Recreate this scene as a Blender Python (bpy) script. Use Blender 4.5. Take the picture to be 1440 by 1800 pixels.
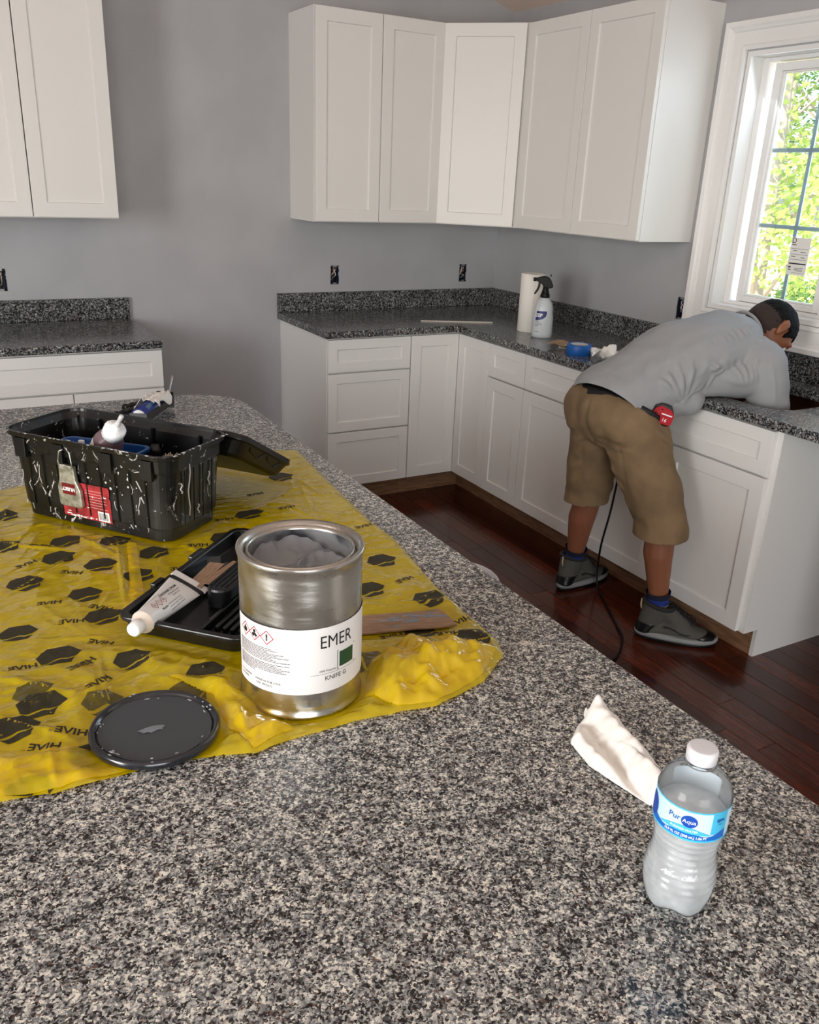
import bpy, bmesh, math, random
from mathutils import Vector, Matrix, Euler, noise
from mathutils.bvhtree import BVHTree
PI = math.pi
for o in list(bpy.data.objects): bpy.data.objects.remove(o, do_unlink=True)
S = bpy.context.scene
C = S.collection
R = random.Random(7)
V = Vector

# ------------------------------------------------------------------ camera
cd = bpy.data.cameras.new('camera'); cam = bpy.data.objects.new('camera', cd); C.objects.link(cam)
cam.location = (-3.0493, -4.3896, 1.6037)
cam.rotation_euler = (1.1993, -0.0395, -0.5074)
cd.sensor_fit = 'HORIZONTAL'; cd.sensor_width = 36; cd.lens = 1500.9 / 1440 * 36
cd.clip_start = 0.02; cd.clip_end = 200
S.camera = cam

# ------------------------------------------------------------------ sky, sun, lamps, exposure
w = bpy.data.worlds.new('sky'); S.world = w; w.use_nodes = True
nt = w.node_tree; bg = nt.nodes['Background']
sky = nt.nodes.new('ShaderNodeTexSky'); sky.sky_type = 'NISHITA'; sky.sun_disc = False
sky.sun_elevation = math.radians(52); sky.sun_rotation = math.radians(250); sky.dust_density = 2.5; sky.air_density = 1.0
nt.links.new(sky.outputs[0], bg.inputs[0]); bg.inputs[1].default_value = 0.55
sd = bpy.data.lights.new('sun', 'SUN'); sd.energy = 14; sd.angle = math.radians(1); sd.color = (1, .95, .86)
sun = bpy.data.objects.new('sun', sd); C.objects.link(sun)
sun.rotation_euler = V((0.75, 0.35, -0.9)).to_track_quat('-Z', 'Y').to_euler()
S.view_settings.view_transform = 'Standard'; S.view_settings.look = 'None'
S.view_settings.exposure = 0.48; S.view_settings.gamma = 1; S.view_settings.use_curve_mapping = False

def area(name, loc, direction, sx, sy, power, col):
    l = bpy.data.lights.new(name, 'AREA'); l.shape = 'RECTANGLE'; l.size = sx; l.size_y = sy; l.energy = power; l.color = col
    o = bpy.data.objects.new(name, l); C.objects.link(o); o.location = loc
    o.rotation_euler = V(direction).to_track_quat('-Z', 'Y').to_euler(); return o
# daylight entering by the openings of the unseen walls, and by the kitchen window
area('daylight_left_window', (-6.33, -4.3, 1.55), (1, 0, -.05), 1.3, 2.1, 95, (1.0, .995, .985))
area('daylight_patio_door', (-4.0, -7.93, 1.25), (0, 1, 0), 2.6, 2.1, 80, (1.0, .995, .985))
area('daylight_kitchen_window', (0.20, -2.17, 1.70), (-1, 0, -.45), .9, .9, 7, (.72, .87, 1.0))

# ------------------------------------------------------------------ node helpers
def lin(c):
    return tuple((x / 12.92 if x <= .04045 else ((x + .055) / 1.055) ** 2.4) for x in c)
def rgb(r, g, b): return (*lin((r / 255, g / 255, b / 255)), 1)
def mat(name, col=(.8, .8, .8, 1), rough=.5, metal=0, bump=None, spec=.5, coat=0, **kw):
    m = bpy.data.materials.new(name); m.use_nodes = True; n = m.node_tree.nodes; L = m.node_tree.links
    b = n['Principled BSDF']
    b.inputs['Base Color'].default_value = col; b.inputs['Roughness'].default_value = rough; b.inputs['Metallic'].default_value = metal
    b.inputs['Specular IOR Level'].default_value = spec
    if coat: b.inputs['Coat Weight'].default_value = coat
    for k, v in kw.items(): b.inputs[k.replace('_', ' ')].default_value = v
    if bump:
        tc = n.new('ShaderNodeTexCoord'); nz = n.new('ShaderNodeTexNoise'); nz.inputs['Scale'].default_value = bump[0]; nz.inputs['Detail'].default_value = 4
        bp = n.new('ShaderNodeBump'); bp.inputs['Strength'].default_value = bump[1]; bp.inputs['Distance'].default_value = bump[2] if len(bump) > 2 else .002
        L.new(tc.outputs['Object'], nz.inputs['Vector']); L.new(nz.outputs['Fac'], bp.inputs['Height']); L.new(bp.outputs[0], b.inputs['Normal'])
    return m
def N(m, t, **props):
    n = m.node_tree.nodes.new(t)
    for k, v in props.items(): setattr(n, k, v)
    return n
def ramp(m, stops, interp='LINEAR'):
    r = N(m, 'ShaderNodeValToRGB'); cr = r.color_ramp; cr.interpolation = interp
    while len(cr.elements) < len(stops): cr.elements.new(.5)
    for e, (p, c) in zip(cr.elements, stops): e.position = p; e.color = c
    return r
def mixc(m, a, b, fac, mode='MIX'):
    x = N(m, 'ShaderNodeMix', data_type='RGBA', blend_type=mode); L = m.node_tree.links
    for s, i in ((fac, 0), (a, 6), (b, 7)):
        if isinstance(s, (float, int)): x.inputs[i].default_value = s
        elif isinstance(s, tuple): x.inputs[i].default_value = s
        else: L.new(s, x.inputs[i])
    return x.outputs[2]
def mottle(m, c1, c2, scale, detail=3, lo=.4, hi=.6, stretch=None):
    L = m.node_tree.links; tc = N(m, 'ShaderNodeTexCoord'); nz = N(m, 'ShaderNodeTexNoise')
    nz.inputs['Scale'].default_value = scale; nz.inputs['Detail'].default_value = detail
    if stretch:
        mp = N(m, 'ShaderNodeMapping'); mp.inputs['Scale'].default_value = stretch; L.new(tc.outputs['Object'], mp.inputs[0]); L.new(mp.outputs[0], nz.inputs['Vector'])
    else: L.new(tc.outputs['Object'], nz.inputs['Vector'])
    r = ramp(m, [(lo, c1), (hi, c2)]); L.new(nz.outputs['Fac'], r.inputs[0]); L.new(r.outputs[0], m.node_tree.nodes['Principled BSDF'].inputs['Base Color'])
    return m

# granite
def granite(nm='granite', vs_=430, lo=.75, hi=2.25):
    m = mat(nm, rough=.16, spec=.55); L = m.node_tree.links; b = m.node_tree.nodes['Principled BSDF']
    g = N(m, 'ShaderNodeNewGeometry')
    n1 = N(m, 'ShaderNodeTexNoise'); n1.inputs['Scale'].default_value = 300; n1.inputs['Detail'].default_value = 2
    L.new(g.outputs['Position'], n1.inputs['Vector'])
    sb = N(m, 'ShaderNodeVectorMath', operation='SCALE'); sb.inputs['Scale'].default_value = .006
    L.new(n1.outputs['Color'], sb.inputs[0])
    ad = N(m, 'ShaderNodeVectorMath', operation='ADD'); L.new(g.outputs['Position'], ad.inputs[0]); L.new(sb.outputs[0], ad.inputs[1])
    v = N(m, 'ShaderNodeTexVoronoi'); v.inputs['Scale'].default_value = vs_; L.new(ad.outputs[0], v.inputs['Vector'])
    sp = N(m, 'ShaderNodeSeparateColor'); L.new(v.outputs['Color'], sp.inputs[0])
    n2 = N(m, 'ShaderNodeTexNoise'); n2.inputs['Scale'].default_value = 95; n2.inputs['Detail'].default_value = 3; L.new(g.outputs['Position'], n2.inputs['Vector'])
    n3 = N(m, 'ShaderNodeTexNoise'); n3.inputs['Scale'].default_value = 26; n3.inputs['Detail'].default_value = 2; L.new(g.outputs['Position'], n3.inputs['Vector'])
    a1 = N(m, 'ShaderNodeMath', operation='MULTIPLY_ADD'); L.new(n2.outputs['Fac'], a1.inputs[0]); a1.inputs[1].default_value = 1.5; L.new(sp.outputs[0], a1.inputs[2])
    a2 = N(m, 'ShaderNodeMath', operation='MULTIPLY_ADD'); L.new(n3.outputs['Fac'], a2.inputs[0]); a2.inputs[1].default_value = .5; L.new(a1.outputs[0], a2.inputs[2])
    mr = N(m, 'ShaderNodeMapRange'); mr.inputs[1].default_value = lo; mr.inputs[2].default_value = hi; L.new(a2.outputs[0], mr.inputs[0])
    r = ramp(m, [(0, rgb(14, 14, 16)), (.26, rgb(26, 25, 27)), (.37, rgb(80, 81, 82)), (.50, rgb(122, 125, 126)), (.62, rgb(158, 161, 160)), (.75, rgb(206, 206, 199)), (.9, rgb(242, 239, 224))])
    L.new(mr.outputs[0], r.inputs[0])
    # a few warm and pink crystals
    r2 = ramp(m, [(.94, (0, 0, 0, 1)), (.96, (1, 1, 1, 1))]); L.new(sp.outputs[1], r2.inputs[0])
    c = mixc(m, r.outputs[0], mixc(m, r.outputs[0], rgb(150, 116, 100), .45), r2.outputs[0])
    L.new(c, b.inputs['Base Color'])
    return m
M = {}
M['granite'] = granite(); M['granite_dim'] = granite('dim_lit_coarse_granite', 270, .86, 2.72)  # coarser, darker copy for perimeter counters: their dimmer light is put into the colour
M['cab'] = mat('white_cabinet_paint', rgb(231, 230, 226), .38, bump=(260, .04, .001))
M['wall'] = mottle(mat('grey_wall_paint', rgb(177, 178, 181), .62), rgb(174, 175, 178), rgb(180, 181, 184), 3)
M['ceil'] = mat('ceiling_paint', rgb(230, 211, 198), .8)
M['trim'] = mat('white_trim_paint', rgb(238, 238, 236), .3)
M['vinyl'] = mat('white_vinyl', rgb(240, 240, 238), .35)
M['ply'] = mottle(mat('brown_plywood', rgb(140, 104, 74), .6), rgb(122, 88, 62), rgb(150, 112, 82), 12, stretch=(1, 1, 12))
M['woodin'] = mottle(mat('cabinet_inside', rgb(122, 76, 44), .6), rgb(112, 66, 38), rgb(134, 84, 50), 6)
M['dark'] = mat('dark_void', rgb(14, 14, 18), .6)
M['steel'] = mat('steel', rgb(190, 190, 188), .25, 1)

def floor_mat():
    m = mat('dark_red_brown_wood', rough=.24, spec=.5, coat=.25); L = m.node_tree.links; b = m.node_tree.nodes['Principled BSDF']
    tc = N(m, 'ShaderNodeTexCoord'); oi = N(m, 'ShaderNodeObjectInfo')
    mp = N(m, 'ShaderNodeMapping'); mp.inputs['Scale'].default_value = (30, 2.2, 1); L.new(tc.outputs['Object'], mp.inputs[0])
    mo = N(m, 'ShaderNodeMath', operation='MULTIPLY'); mo.inputs[1].default_value = 40; L.new(oi.outputs['Random'], mo.inputs[0])
    cb = N(m, 'ShaderNodeCombineXYZ'); L.new(mo.outputs[0], cb.inputs[0]); L.new(mo.outputs[0], cb.inputs[1]); L.new(cb.outputs[0], mp.inputs['Location'])
    nz = N(m, 'ShaderNodeTexNoise'); nz.inputs['Scale'].default_value = 3; nz.inputs['Detail'].default_value = 6; nz.inputs['Distortion'].default_value = .6; L.new(mp.outputs[0], nz.inputs['Vector'])
    r = ramp(m, [(.3, rgb(64, 27, 15)), (.55, rgb(98, 44, 25)), (.75, rgb(122, 58, 33))]); L.new(nz.outputs['Fac'], r.inputs[0])
    r2 = ramp(m, [(0, rgb(165, 150, 150)), (1, rgb(255, 240, 230))]); L.new(oi.outputs['Random'], r2.inputs[0])
    L.new(mixc(m, r.outputs[0], r2.outputs[0], 1.0, 'MULTIPLY'), b.inputs['Base Color'])
    return m
M['wood'] = floor_mat()
M['floorgap'] = mat('floor_joint', rgb(140, 100, 78), .5)

# ------------------------------------------------------------------ object helpers
def link(o):
    C.objects.link(o); return o
def obj(name, bm, m, parent=None, smooth=False, bevel=None, label=None):
    if isinstance(bm, bpy.types.Mesh): me = bm
    else:
        me = bpy.data.meshes.new(name); bm.to_mesh(me); bm.free()
    o = link(bpy.data.objects.new(name, me))
    ms = m if isinstance(m, (list, tuple)) else [m]
    if len(me.materials) == 0:
        for x in ms: me.materials.append(x)
    if smooth:
        for p in me.polygons: p.use_smooth = True
    if bevel:
        md = o.modifiers.new('bevel', 'BEVEL'); md.width = bevel; md.segments = 2; md.limit_method = 'ANGLE'; md.angle_limit = .6
    if parent: o.parent = parent
    if label: o['label'] = label
    return o
def tag(o, label, cat, group=None, kind=None):
    o['label'] = label; o['category'] = cat
    if group: o['group'] = group
    if kind: o['kind'] = kind
    return o
def empty(name, label, cat, loc=(0, 0, 0), rz=0, group=None):
    o = link(bpy.data.objects.new(name, None)); o.location = loc; o.rotation_euler = (0, 0, rz); o.empty_display_size = .05
    return tag(o, label, cat, group)
def struct(o, label=None, cat=None):
    o['kind'] = 'structure'
    if label: o['label'] = label
    if cat: o['category'] = cat
    return o
def bx(bm, x0, x1, y0, y1, z0, z1, mi=0):
    vs = [bm.verts.new((x, y, z)) for x in (x0, x1) for y in (y0, y1) for z in (z0, z1)]
    for f in ((0, 1, 3, 2), (4, 6, 7, 5), (0, 4, 5, 1), (2, 3, 7, 6), (0, 2, 6, 4), (1, 5, 7, 3)):
        fc = bm.faces.new([vs[i] for i in f]); fc.material_index = mi
    return vs
def box(*a):
    bm = bmesh.new(); bx(bm, *a); return bm
def tube(bm, pts, r, seg=8, cap=True, mi=0):
    pts = [V(p) for p in pts]; rings = []
    prev = None
    for i, p in enumerate(pts):
        d = (pts[min(i + 1, len(pts) - 1)] - pts[max(i - 1, 0)]).normalized()
        if prev is None:
            a = d.orthogonal().normalized()
        else:
            a = (prev - d * prev.dot(d)).normalized()
        prev = a; b = d.cross(a)
        rr = r[i] if isinstance(r, (list, tuple)) else r
        rings.append([bm.verts.new(p + (a * math.cos(2 * PI * k / seg) + b * math.sin(2 * PI * k / seg)) * rr) for k in range(seg)])
    for u, v_ in zip(rings, rings[1:]):
        for k in range(seg):
            f = bm.faces.new((u[k], u[(k + 1) % seg], v_[(k + 1) % seg], v_[k])); f.material_index = mi; f.smooth = True
    if cap:
        f = bm.faces.new(rings[0][::-1]); f.material_index = mi; f = bm.faces.new(rings[-1]); f.material_index = mi
    return bm
def lathe(bm, prof, seg=48, fn=None, cap0=False, cap1=False, mi=0):
    rings = []
    for (r, z) in prof:
        ring = []
        for k in range(seg):
            a = 2 * PI * k / seg
            x, y, zz = r * math.cos(a), r * math.sin(a), z
            if fn: x, y, zz = fn(r, z, a)
            ring.append(bm.verts.new((x, y, zz)))
        rings.append(ring)
    for u, v_ in zip(rings, rings[1:]):
        for k in range(seg):
            f = bm.faces.new((u[k], u[(k + 1) % seg], v_[(k + 1) % seg], v_[k])); f.smooth = True; f.material_index = mi
    if cap0: bm.faces.new(rings[0][::-1])
    if cap1: bm.faces.new(rings[-1])
    return bm
def prism(bm, pts, z0, z1):
    a = [bm.verts.new((x, y, z0)) for x, y in pts]; b = [bm.verts.new((x, y, z1)) for x, y in pts]
    n = len(pts)
    for i in range(n): bm.faces.new((a[i], a[(i + 1) % n], b[(i + 1) % n], b[i]))
    bm.faces.new(a[::-1]); bm.faces.new(b)
    return bm
def rrect(x0, x1, y0, y1, r, n=6):
    p = []
    for cx, cy, a0 in ((x1 - r, y1 - r, 0), (x0 + r, y1 - r, 90), (x0 + r, y0 + r, 180), (x1 - r, y0 + r, 270)):
        for k in range(n + 1):
            a = math.radians(a0 + 90 * k / n); p.append((cx + r * math.cos(a), cy + r * math.sin(a)))
    return p
def grid(nu, nv, fn, closed_u=False):
    bm = bmesh.new(); g = [[bm.verts.new(fn(i / nu, j / nv)) for j in range(nv + 1)] for i in range(nu + 1)]
    for i in range(nu):
        for j in range(nv):
            f = bm.faces.new((g[i][j], g[i + 1][j], g[i + 1][j + 1], g[i][j + 1])); f.smooth = True
    return bm
def evaluated(o):
    bpy.context.view_layer.update(); dg = bpy.context.evaluated_depsgraph_get()
    return bpy.data.meshes.new_from_object(o.evaluated_get(dg))
def hullseg(bm, a, b, ra, rb, fr=None, seg=2):
    """rounded cone / ellipsoid pair hull"""
    t = bmesh.new()
    for c, r in ((a, ra), (b, rb)):
        if not isinstance(r, (tuple, list)): r = (r, r, r)
        Mx = Matrix.Translation(V(c)) @ (fr.to_4x4() if fr else Matrix.Identity(4)) @ Matrix.Diagonal((*r, 1))
        bmesh.ops.create_icosphere(t, subdivisions=seg, radius=1, matrix=Mx)
    res = bmesh.ops.convex_hull(t, input=t.verts)
    junk = [v for v in t.verts if not v.link_faces]
    bmesh.ops.delete(t, geom=junk, context='VERTS')
    me = bpy.data.meshes.new('t'); t.to_mesh(me); t.free(); bm.from_mesh(me); bpy.data.meshes.remove(me)
def remesh(bm, voxel, smooth=4, fac=.5):
    me = bpy.data.meshes.new('t'); bm.to_mesh(me); bm.free()
    o = link(bpy.data.objects.new('t', me))
    md = o.modifiers.new('r', 'REMESH'); md.mode = 'VOXEL'; md.voxel_size = voxel; md.use_smooth_shade = True
    if smooth:
        ms = o.modifiers.new('s', 'SMOOTH'); ms.factor = fac; ms.iterations = smooth
    out = evaluated(o); bpy.data.objects.remove(o, do_unlink=True); bpy.data.meshes.remove(me)
    b = bmesh.new(); b.from_mesh(out); bpy.data.meshes.remove(out)
    for f in b.faces: f.smooth = True
    return b
def frame(x, y=None, z=None):
    x = V(x).normalized(); z = V(z); z = (z - x * z.dot(x)).normalized(); y = z.cross(x)
    return Matrix((x, y, z)).transposed()
_tc = {}
def text_bm(s, size, cut=.006, mirror=False, bold=0, sx=1.0):
    key = (s, round(size, 5), cut, bold, sx, mirror)
    if key not in _tc:
        cu = bpy.data.curves.new('t', 'FONT'); cu.body = s; cu.size = size; cu.align_x = 'CENTER'; cu.align_y = 'CENTER'; cu.resolution_u = 3; cu.offset = bold
        o = link(bpy.data.objects.new('t', cu)); me = evaluated(o); bpy.data.objects.remove(o, do_unlink=True)
        b = bmesh.new(); b.from_mesh(me); bmesh.ops.triangulate(b, faces=b.faces)
        for v_ in b.verts: v_.co.x *= sx * (-1 if mirror else 1)
        if mirror: bmesh.ops.reverse_faces(b, faces=b.faces)
        if cut:
            for ax in (0, 1):
                co = [v_.co[ax] for v_ in b.verts]; lo, hi = min(co), max(co); k = lo + cut
                while k < hi:
                    nn = V((1, 0, 0)) if ax == 0 else V((0, 1, 0))
                    bmesh.ops.bisect_plane(b, geom=b.verts[:] + b.edges[:] + b.faces[:], plane_co=nn * k, plane_no=nn)
                    k += cut
        b.to_mesh(me); b.free(); _tc[key] = me
    b = bmesh.new(); b.from_mesh(_tc[key]); return b
def mapped(b, fn):
    for v_ in b.verts: v_.co = V(fn(v_.co.x, v_.co.y))
    return b
def rects(lst, cut=.006):
    """flat polygons list [[(x,y)..]..] cut finely so that they can be wrapped"""
    b = bmesh.new()
    for p in lst: b.faces.new([b.verts.new((x, y, 0)) for x, y in p])
    for f in b.faces:
        f.normal_update()
        if f.normal.z < 0: f.normal_flip()
    bmesh.ops.triangulate(b, faces=b.faces)
    for ax in (0, 1):
        co = [v_.co[ax] for v_ in b.verts]; lo, hi = min(co), max(co); k = lo + cut
        nn = V((1, 0, 0)) if ax == 0 else V((0, 1, 0))
        while k < hi:
            bmesh.ops.bisect_plane(b, geom=b.verts[:] + b.edges[:] + b.faces[:], plane_co=nn * k, plane_no=nn); k += cut
    return b

# ------------------------------------------------------------------ room shell
def ceil_z(x): return 2.469 + .34 * (-x if x > -3.2 else 6.4 + x)
def wall(name, org, ux, length, holes, thick, label, ztop=2.47, gable=False, nrm=None):
    """holes: list of (u0,u1,z0,z1)"""
    us = sorted({0, length, *([3.2] if gable else []), *[h for q in holes for h in q[:2]]}); zs = sorted({-.02, ztop, *[h for q in holes for h in q[2:]]})
    bm = bmesh.new(); org = V(org); ux = V(ux); vs = {}
    for i, u in enumerate(us):
        for j, z_ in enumerate(zs):
            zz = z_
            p = org + ux * u
            if gable and j == len(zs) - 1: zz = ceil_z(p.x)
            vs[i, j] = bm.verts.new((p.x, p.y, zz))
    fs = []
    for i in range(len(us) - 1):
        for j in range(len(zs) - 1):
            cu, cz = (us[i] + us[i + 1]) / 2, (zs[j] + zs[j + 1]) / 2
            if any(h[0] < cu < h[1] and h[2] < cz < h[3] for h in holes): continue
            fs.append(bm.faces.new((vs[i, j], vs[i + 1, j], vs[i + 1, j + 1], vs[i, j + 1])))
    for v_ in [v_ for v_ in bm.verts if not v_.link_faces]: bm.verts.remove(v_)
    r = bmesh.ops.extrude_face_region(bm, geom=fs)
    for e in r['geom']:
        if isinstance(e, bmesh.types.BMVert): e.co += V(nrm) * thick
    bmesh.ops.recalc_face_normals(bm, faces=bm.faces)
    return struct(obj(name, bm, M['wall']), label, 'wall')
OUT_B = [(-1.052, 1.102), (-.225, 1.102), (-2.716, 1.104)]      # outlet openings on the back wall (x, z)
WY0, WY1, WZ0, WZ1 = -2.68, -1.665, 1.13, 2.135                 # kitchen window opening
hb = [(-x - .026, -x + .026, z_ - .05, z_ + .05) for x, z_ in OUT_B]
wall('wall_back', (0, 0, 0), (-1, 0, 0), 6.4, hb, .12, 'grey painted back wall behind both cabinet runs', gable=True, nrm=(0, 1, 0))
RO = (-1.512, 1.10)
wall('wall_right', (0, 0, 0), (0, -1, 0), 8.0, [(-WY1, -WY0, WZ0, WZ1), (-RO[0] - .026, -RO[0] + .026, RO[1] - .05, RO[1] + .05)], .15, 'grey painted right wall holding the window', nrm=(1, 0, 0))
wall('wall_left', (-6.4, 0, 0), (0, -1, 0), 8.0, [(3.2, 5.4, .85, 2.25)], .15, 'grey painted left wall of the room', nrm=(-1, 0, 0))
wall('wall_front', (0, -8, 0), (-1, 0, 0), 6.4, [(2.6, 5.4, .05, 2.25)], .15, 'grey painted wall behind the camera', gable=True, nrm=(0, -1, 0))
bm = bmesh.new()
for (xa, xb) in ((0.15, -3.2), (-3.2, -6.55)):
    za, zb = ceil_z(xa), ceil_z(xb)
    lo = [bm.verts.new(p) for p in ((xa, .12, za), (xb, .12, zb), (xb, -8.15, zb), (xa, -8.15, za))]
    hi = [bm.verts.new(v_.co + V((0, 0, .12))) for v_ in lo]
    bm.faces.new(lo); bm.faces.new(hi[::-1])
    for i in range(4): bm.faces.new((lo[i], lo[(i + 1) % 4], hi[(i + 1) % 4], hi[i]))
bmesh.ops.recalc_face_normals(bm, faces=bm.faces)
struct(obj('ceiling', bm, M['ceil']), 'pale sloping ceiling above the wall cabinets', 'ceiling')

# floor with planks
fl = struct(obj('floor', box(-6.55, .15, -8.15, .12, -.1, -.0075), M['floorgap']), 'dark red-brown hardwood plank floor', 'floor')
PW = .0832; x = -.651 + 7 * PW; row = 0
while x > -6.4:
    near = x > -2.45
    if near:
        y = .0 - R.uniform(0, .6)
        ys = [0.0]
        while y > -4.3:
            ys.append(y); y -= R.uniform(.45, 1.25)
        ys.append(-4.3)
        for a, b_ in zip(ys, ys[1:]):
            if a - b_ < .05: continue
            # only planks that lie in front of the cabinets can be seen
            if x - PW > -.5 and b_ > -2.4: continue
            xa = min(x, 0)
            if xa - (x - PW) < .01: continue
            h = R.uniform(-.0004, .0004)
            bm = bmesh.new(); g = .0011
            cx_, cy_ = (x - PW / 2), (a + b_) / 2
            bx(bm, x - PW + g - cx_, xa - g - cx_, b_ + g - cy_, a - g - cy_, -.012, 0)
            top = [f for f in bm.faces if f.normal.z > .5 or all(v_.co.z > -.001 for v_ in f.verts)]
            o = obj('plank', bm, M['wood'], fl); o.location = (cx_, cy_, h)
    x -= PW
fo = obj('plank_field', box(-6.55, -.651 - 21 * PW - .84, -8.15, .0, -.0074, -.0005), M['wood'], fl); fo['kind'] = 'stuff'
fo = obj('plank_field', box(-.651 - 21 * PW - .84, 0, -8.1, -4.301, -.0074, -.0005), M['wood'], fl); fo['kind'] = 'stuff'

# outlet boxes
M['boxblue'] = mat('outlet_box_blue', rgb(34, 40, 62), .5)
M['plaster'] = mat('torn_plaster', rgb(205, 205, 202), .9, bump=(200, .6, .004))
M['wire_w'] = mat('white_wire', rgb(205, 205, 200), .4); M['wire_b'] = mat('black_wire', rgb(18, 18, 20), .4)
M['copper'] = mat('bare_copper', rgb(160, 110, 80), .4, .8)
def outlet(loc, rz, label, seed):
    rr = random.Random(seed)
    t = empty('outlet_box', label, 'outlet box', loc, rz, 'open outlet boxes in the walls')
    bm = bmesh.new()
    for a in ((-.0255, -.0235, 0, .06, -.049, .049), (.0235, .0255, 0, .06, -.049, .049), (-.0235, .0235, 0, .06, -.049, -.047), (-.0235, .0235, 0, .06, .047, .049), (-.0235, .0235, .058, .06, -.047, .047)): bx(bm, *a)
    obj('box_shell', bm, M['boxblue'], t)
    for s in (-1, 1): obj('screw_tab', box(-.012, .012, -.002, .004, s * .046 - .006, s * .046 + .006), M['steel'], t)
    for k, mm in enumerate((M['wire_w'], M['wire_b'], M['copper'], M['wire_w'])):
        bm = bmesh.new(); a = rr.uniform(-.012, .012)
        pts = [(a, .05, -.035), (a + rr.uniform(-.015, .015), .02, -.015), (rr.uniform(-.016, .016), .004, rr.uniform(-.005, .01)), (rr.uniform(-.014, .014), .01, .03), (rr.uniform(-.01, .01), .04, .04)]
        sm = []
        for i in range(len(pts) - 1):
            for q in range(4): sm.append(V(pts[i]).lerp(V(pts[i + 1]), q / 4))
        obj('wire', tube(bm, sm, .0024, 6), mm, t)
    # ragged plaster edge
    bm = bmesh.new()
    for k in range(14):
        s = rr.choice((-1, 1)); zz = rr.uniform(-.05, .05)
        ww = rr.uniform(.002, .006); hh = rr.uniform(.004, .014)
        bx(bm, s * .026 - ww / 2, s * .026 + ww / 2, -.0012, .003, zz - hh / 2, zz + hh / 2)
    obj('plaster_edge', bm, M['plaster'], t)['kind'] = 'stuff'
outlet((OUT_B[0][0], .004, OUT_B[0][1]), 0, 'open outlet box with loose wires, left one above the corner counter backsplash', 1)
outlet((OUT_B[1][0], .004, OUT_B[1][1]), 0, 'open outlet box with loose wires, next to the wall corner by the paper towels', 2)
outlet((OUT_B[2][0], .004, OUT_B[2][1]), 0, 'open outlet box with curled cable at the left edge, under the left wall cabinet', 3)
outlet((.004, RO[0], RO[1]), -PI / 2, 'open outlet box in the right wall beside the window casing', 4)

# ------------------------------------------------------------------ kitchen window
win = link(bpy.data.objects.new('window_1', None)); win.location = (0, WY1, WZ0); struct(win, 'white casement window with grilles above the sink counter', 'window')
win.empty_display_size = .05
WV = -win.location
def wpart(name, bm, m, **k):
    bmesh.ops.translate(bm, verts=bm.verts, vec=WV); return obj(name, bm, m, win, **k)
# casing: four mitred boards with stepped profile
cw = .108
def casing(profile, y0, y1, z0, z1):
    """profile: list of (offset outward from the opening, projection -x)"""
    bm = bmesh.new(); cs = [(y0, z0, -1, -1), (y1, z0, 1, -1), (y1, z1, 1, 1), (y0, z1, -1, 1)]
    rings = []
    for (y, z_, sy, sz) in cs: rings.append([bm.verts.new((-p, y + sy * o_, z_ + sz * o_)) for o_, p in profile])
    for i in range(4):
        a, b_ = rings[i], rings[(i + 1) % 4]
        for k in range(len(profile) - 1): bm.faces.new((a[k], b_[k], b_[k + 1], a[k + 1]))
    bmesh.ops.recalc_face_normals(bm, faces=bm.faces); return bm
wpart('casing', casing([(0.005, 0), (0.005, .014), (.018, .018), (.024, .013), (.070, .013), (.074, .02), (.083, .024), (.09, .03), (cw, .032), (cw, 0)], WY0, WY1, WZ0, WZ1), M['trim'])
bm = bmesh.new()
for a in ((0, .15, WY0, WY0 + .018, WZ0, WZ1), (0, .15, WY1 - .018, WY1, WZ0, WZ1), (0, .15, WY0 + .018, WY1 - .018, WZ0, WZ0 + .018), (0, .15, WY0 + .018, WY1 - .018, WZ1 - .018, WZ1)): bx(bm, *a)
wpart('jamb', bm, M['trim'])
gy = [(-2.125, -1.775), (-2.575, -2.225)]; gz0, gz1 = 1.19, 2.065
M['glass'] = mat('window_glass', (1, 1, 1, 1), 0.0, Transmission_Weight=1.0, IOR=1.0)
def thin_glass():
    m = bpy.data.materials.new('clear_pane'); m.use_nodes = True; n = m.node_tree.nodes; L = m.node_tree.links; n.clear()
    out = n.new('ShaderNodeOutputMaterial'); mx = n.new('ShaderNodeMixShader'); t = n.new('ShaderNodeBsdfTransparent'); g = n.new('ShaderNodeBsdfGlossy'); g.inputs['Roughness'].default_value = .02
    fr = n.new('ShaderNodeFresnel'); fr.inputs[0].default_value = 1.45
    t.inputs[0].default_value = (.93, .97, .97, 1)
    L.new(fr.outputs[0], mx.inputs[0]); L.new(t.outputs[0], mx.inputs[1]); L.new(g.outputs[0], mx.inputs[2]); L.new(mx.outputs[0], out.inputs[0]); return m
M['glass'] = thin_glass()
M['grille'] = mat('pale_blue_grey_grille', rgb(160, 174, 182), .4)
bm = bmesh.new()  # outer frame and mullion
f0, f1 = WY0 + .018, WY1 - .018
for a in ((.075, .14, f0, f0 + .03, WZ0 + .018, WZ1 - .018), (.075, .14, f1 - .03, f1, WZ0 + .018, WZ1 - .018), (.075, .14, f0 + .03, f1 - .03, WZ0 + .018, WZ0 + .034), (.075, .14, f0 + .03, f1 - .03, WZ1 - .034, WZ1 - .018), (.075, .14, -2.19, -2.16, WZ0 + .034, WZ1 - .034)): bx(bm, *a)
wpart('frame', bm, M['vinyl'], bevel=.003)
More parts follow.
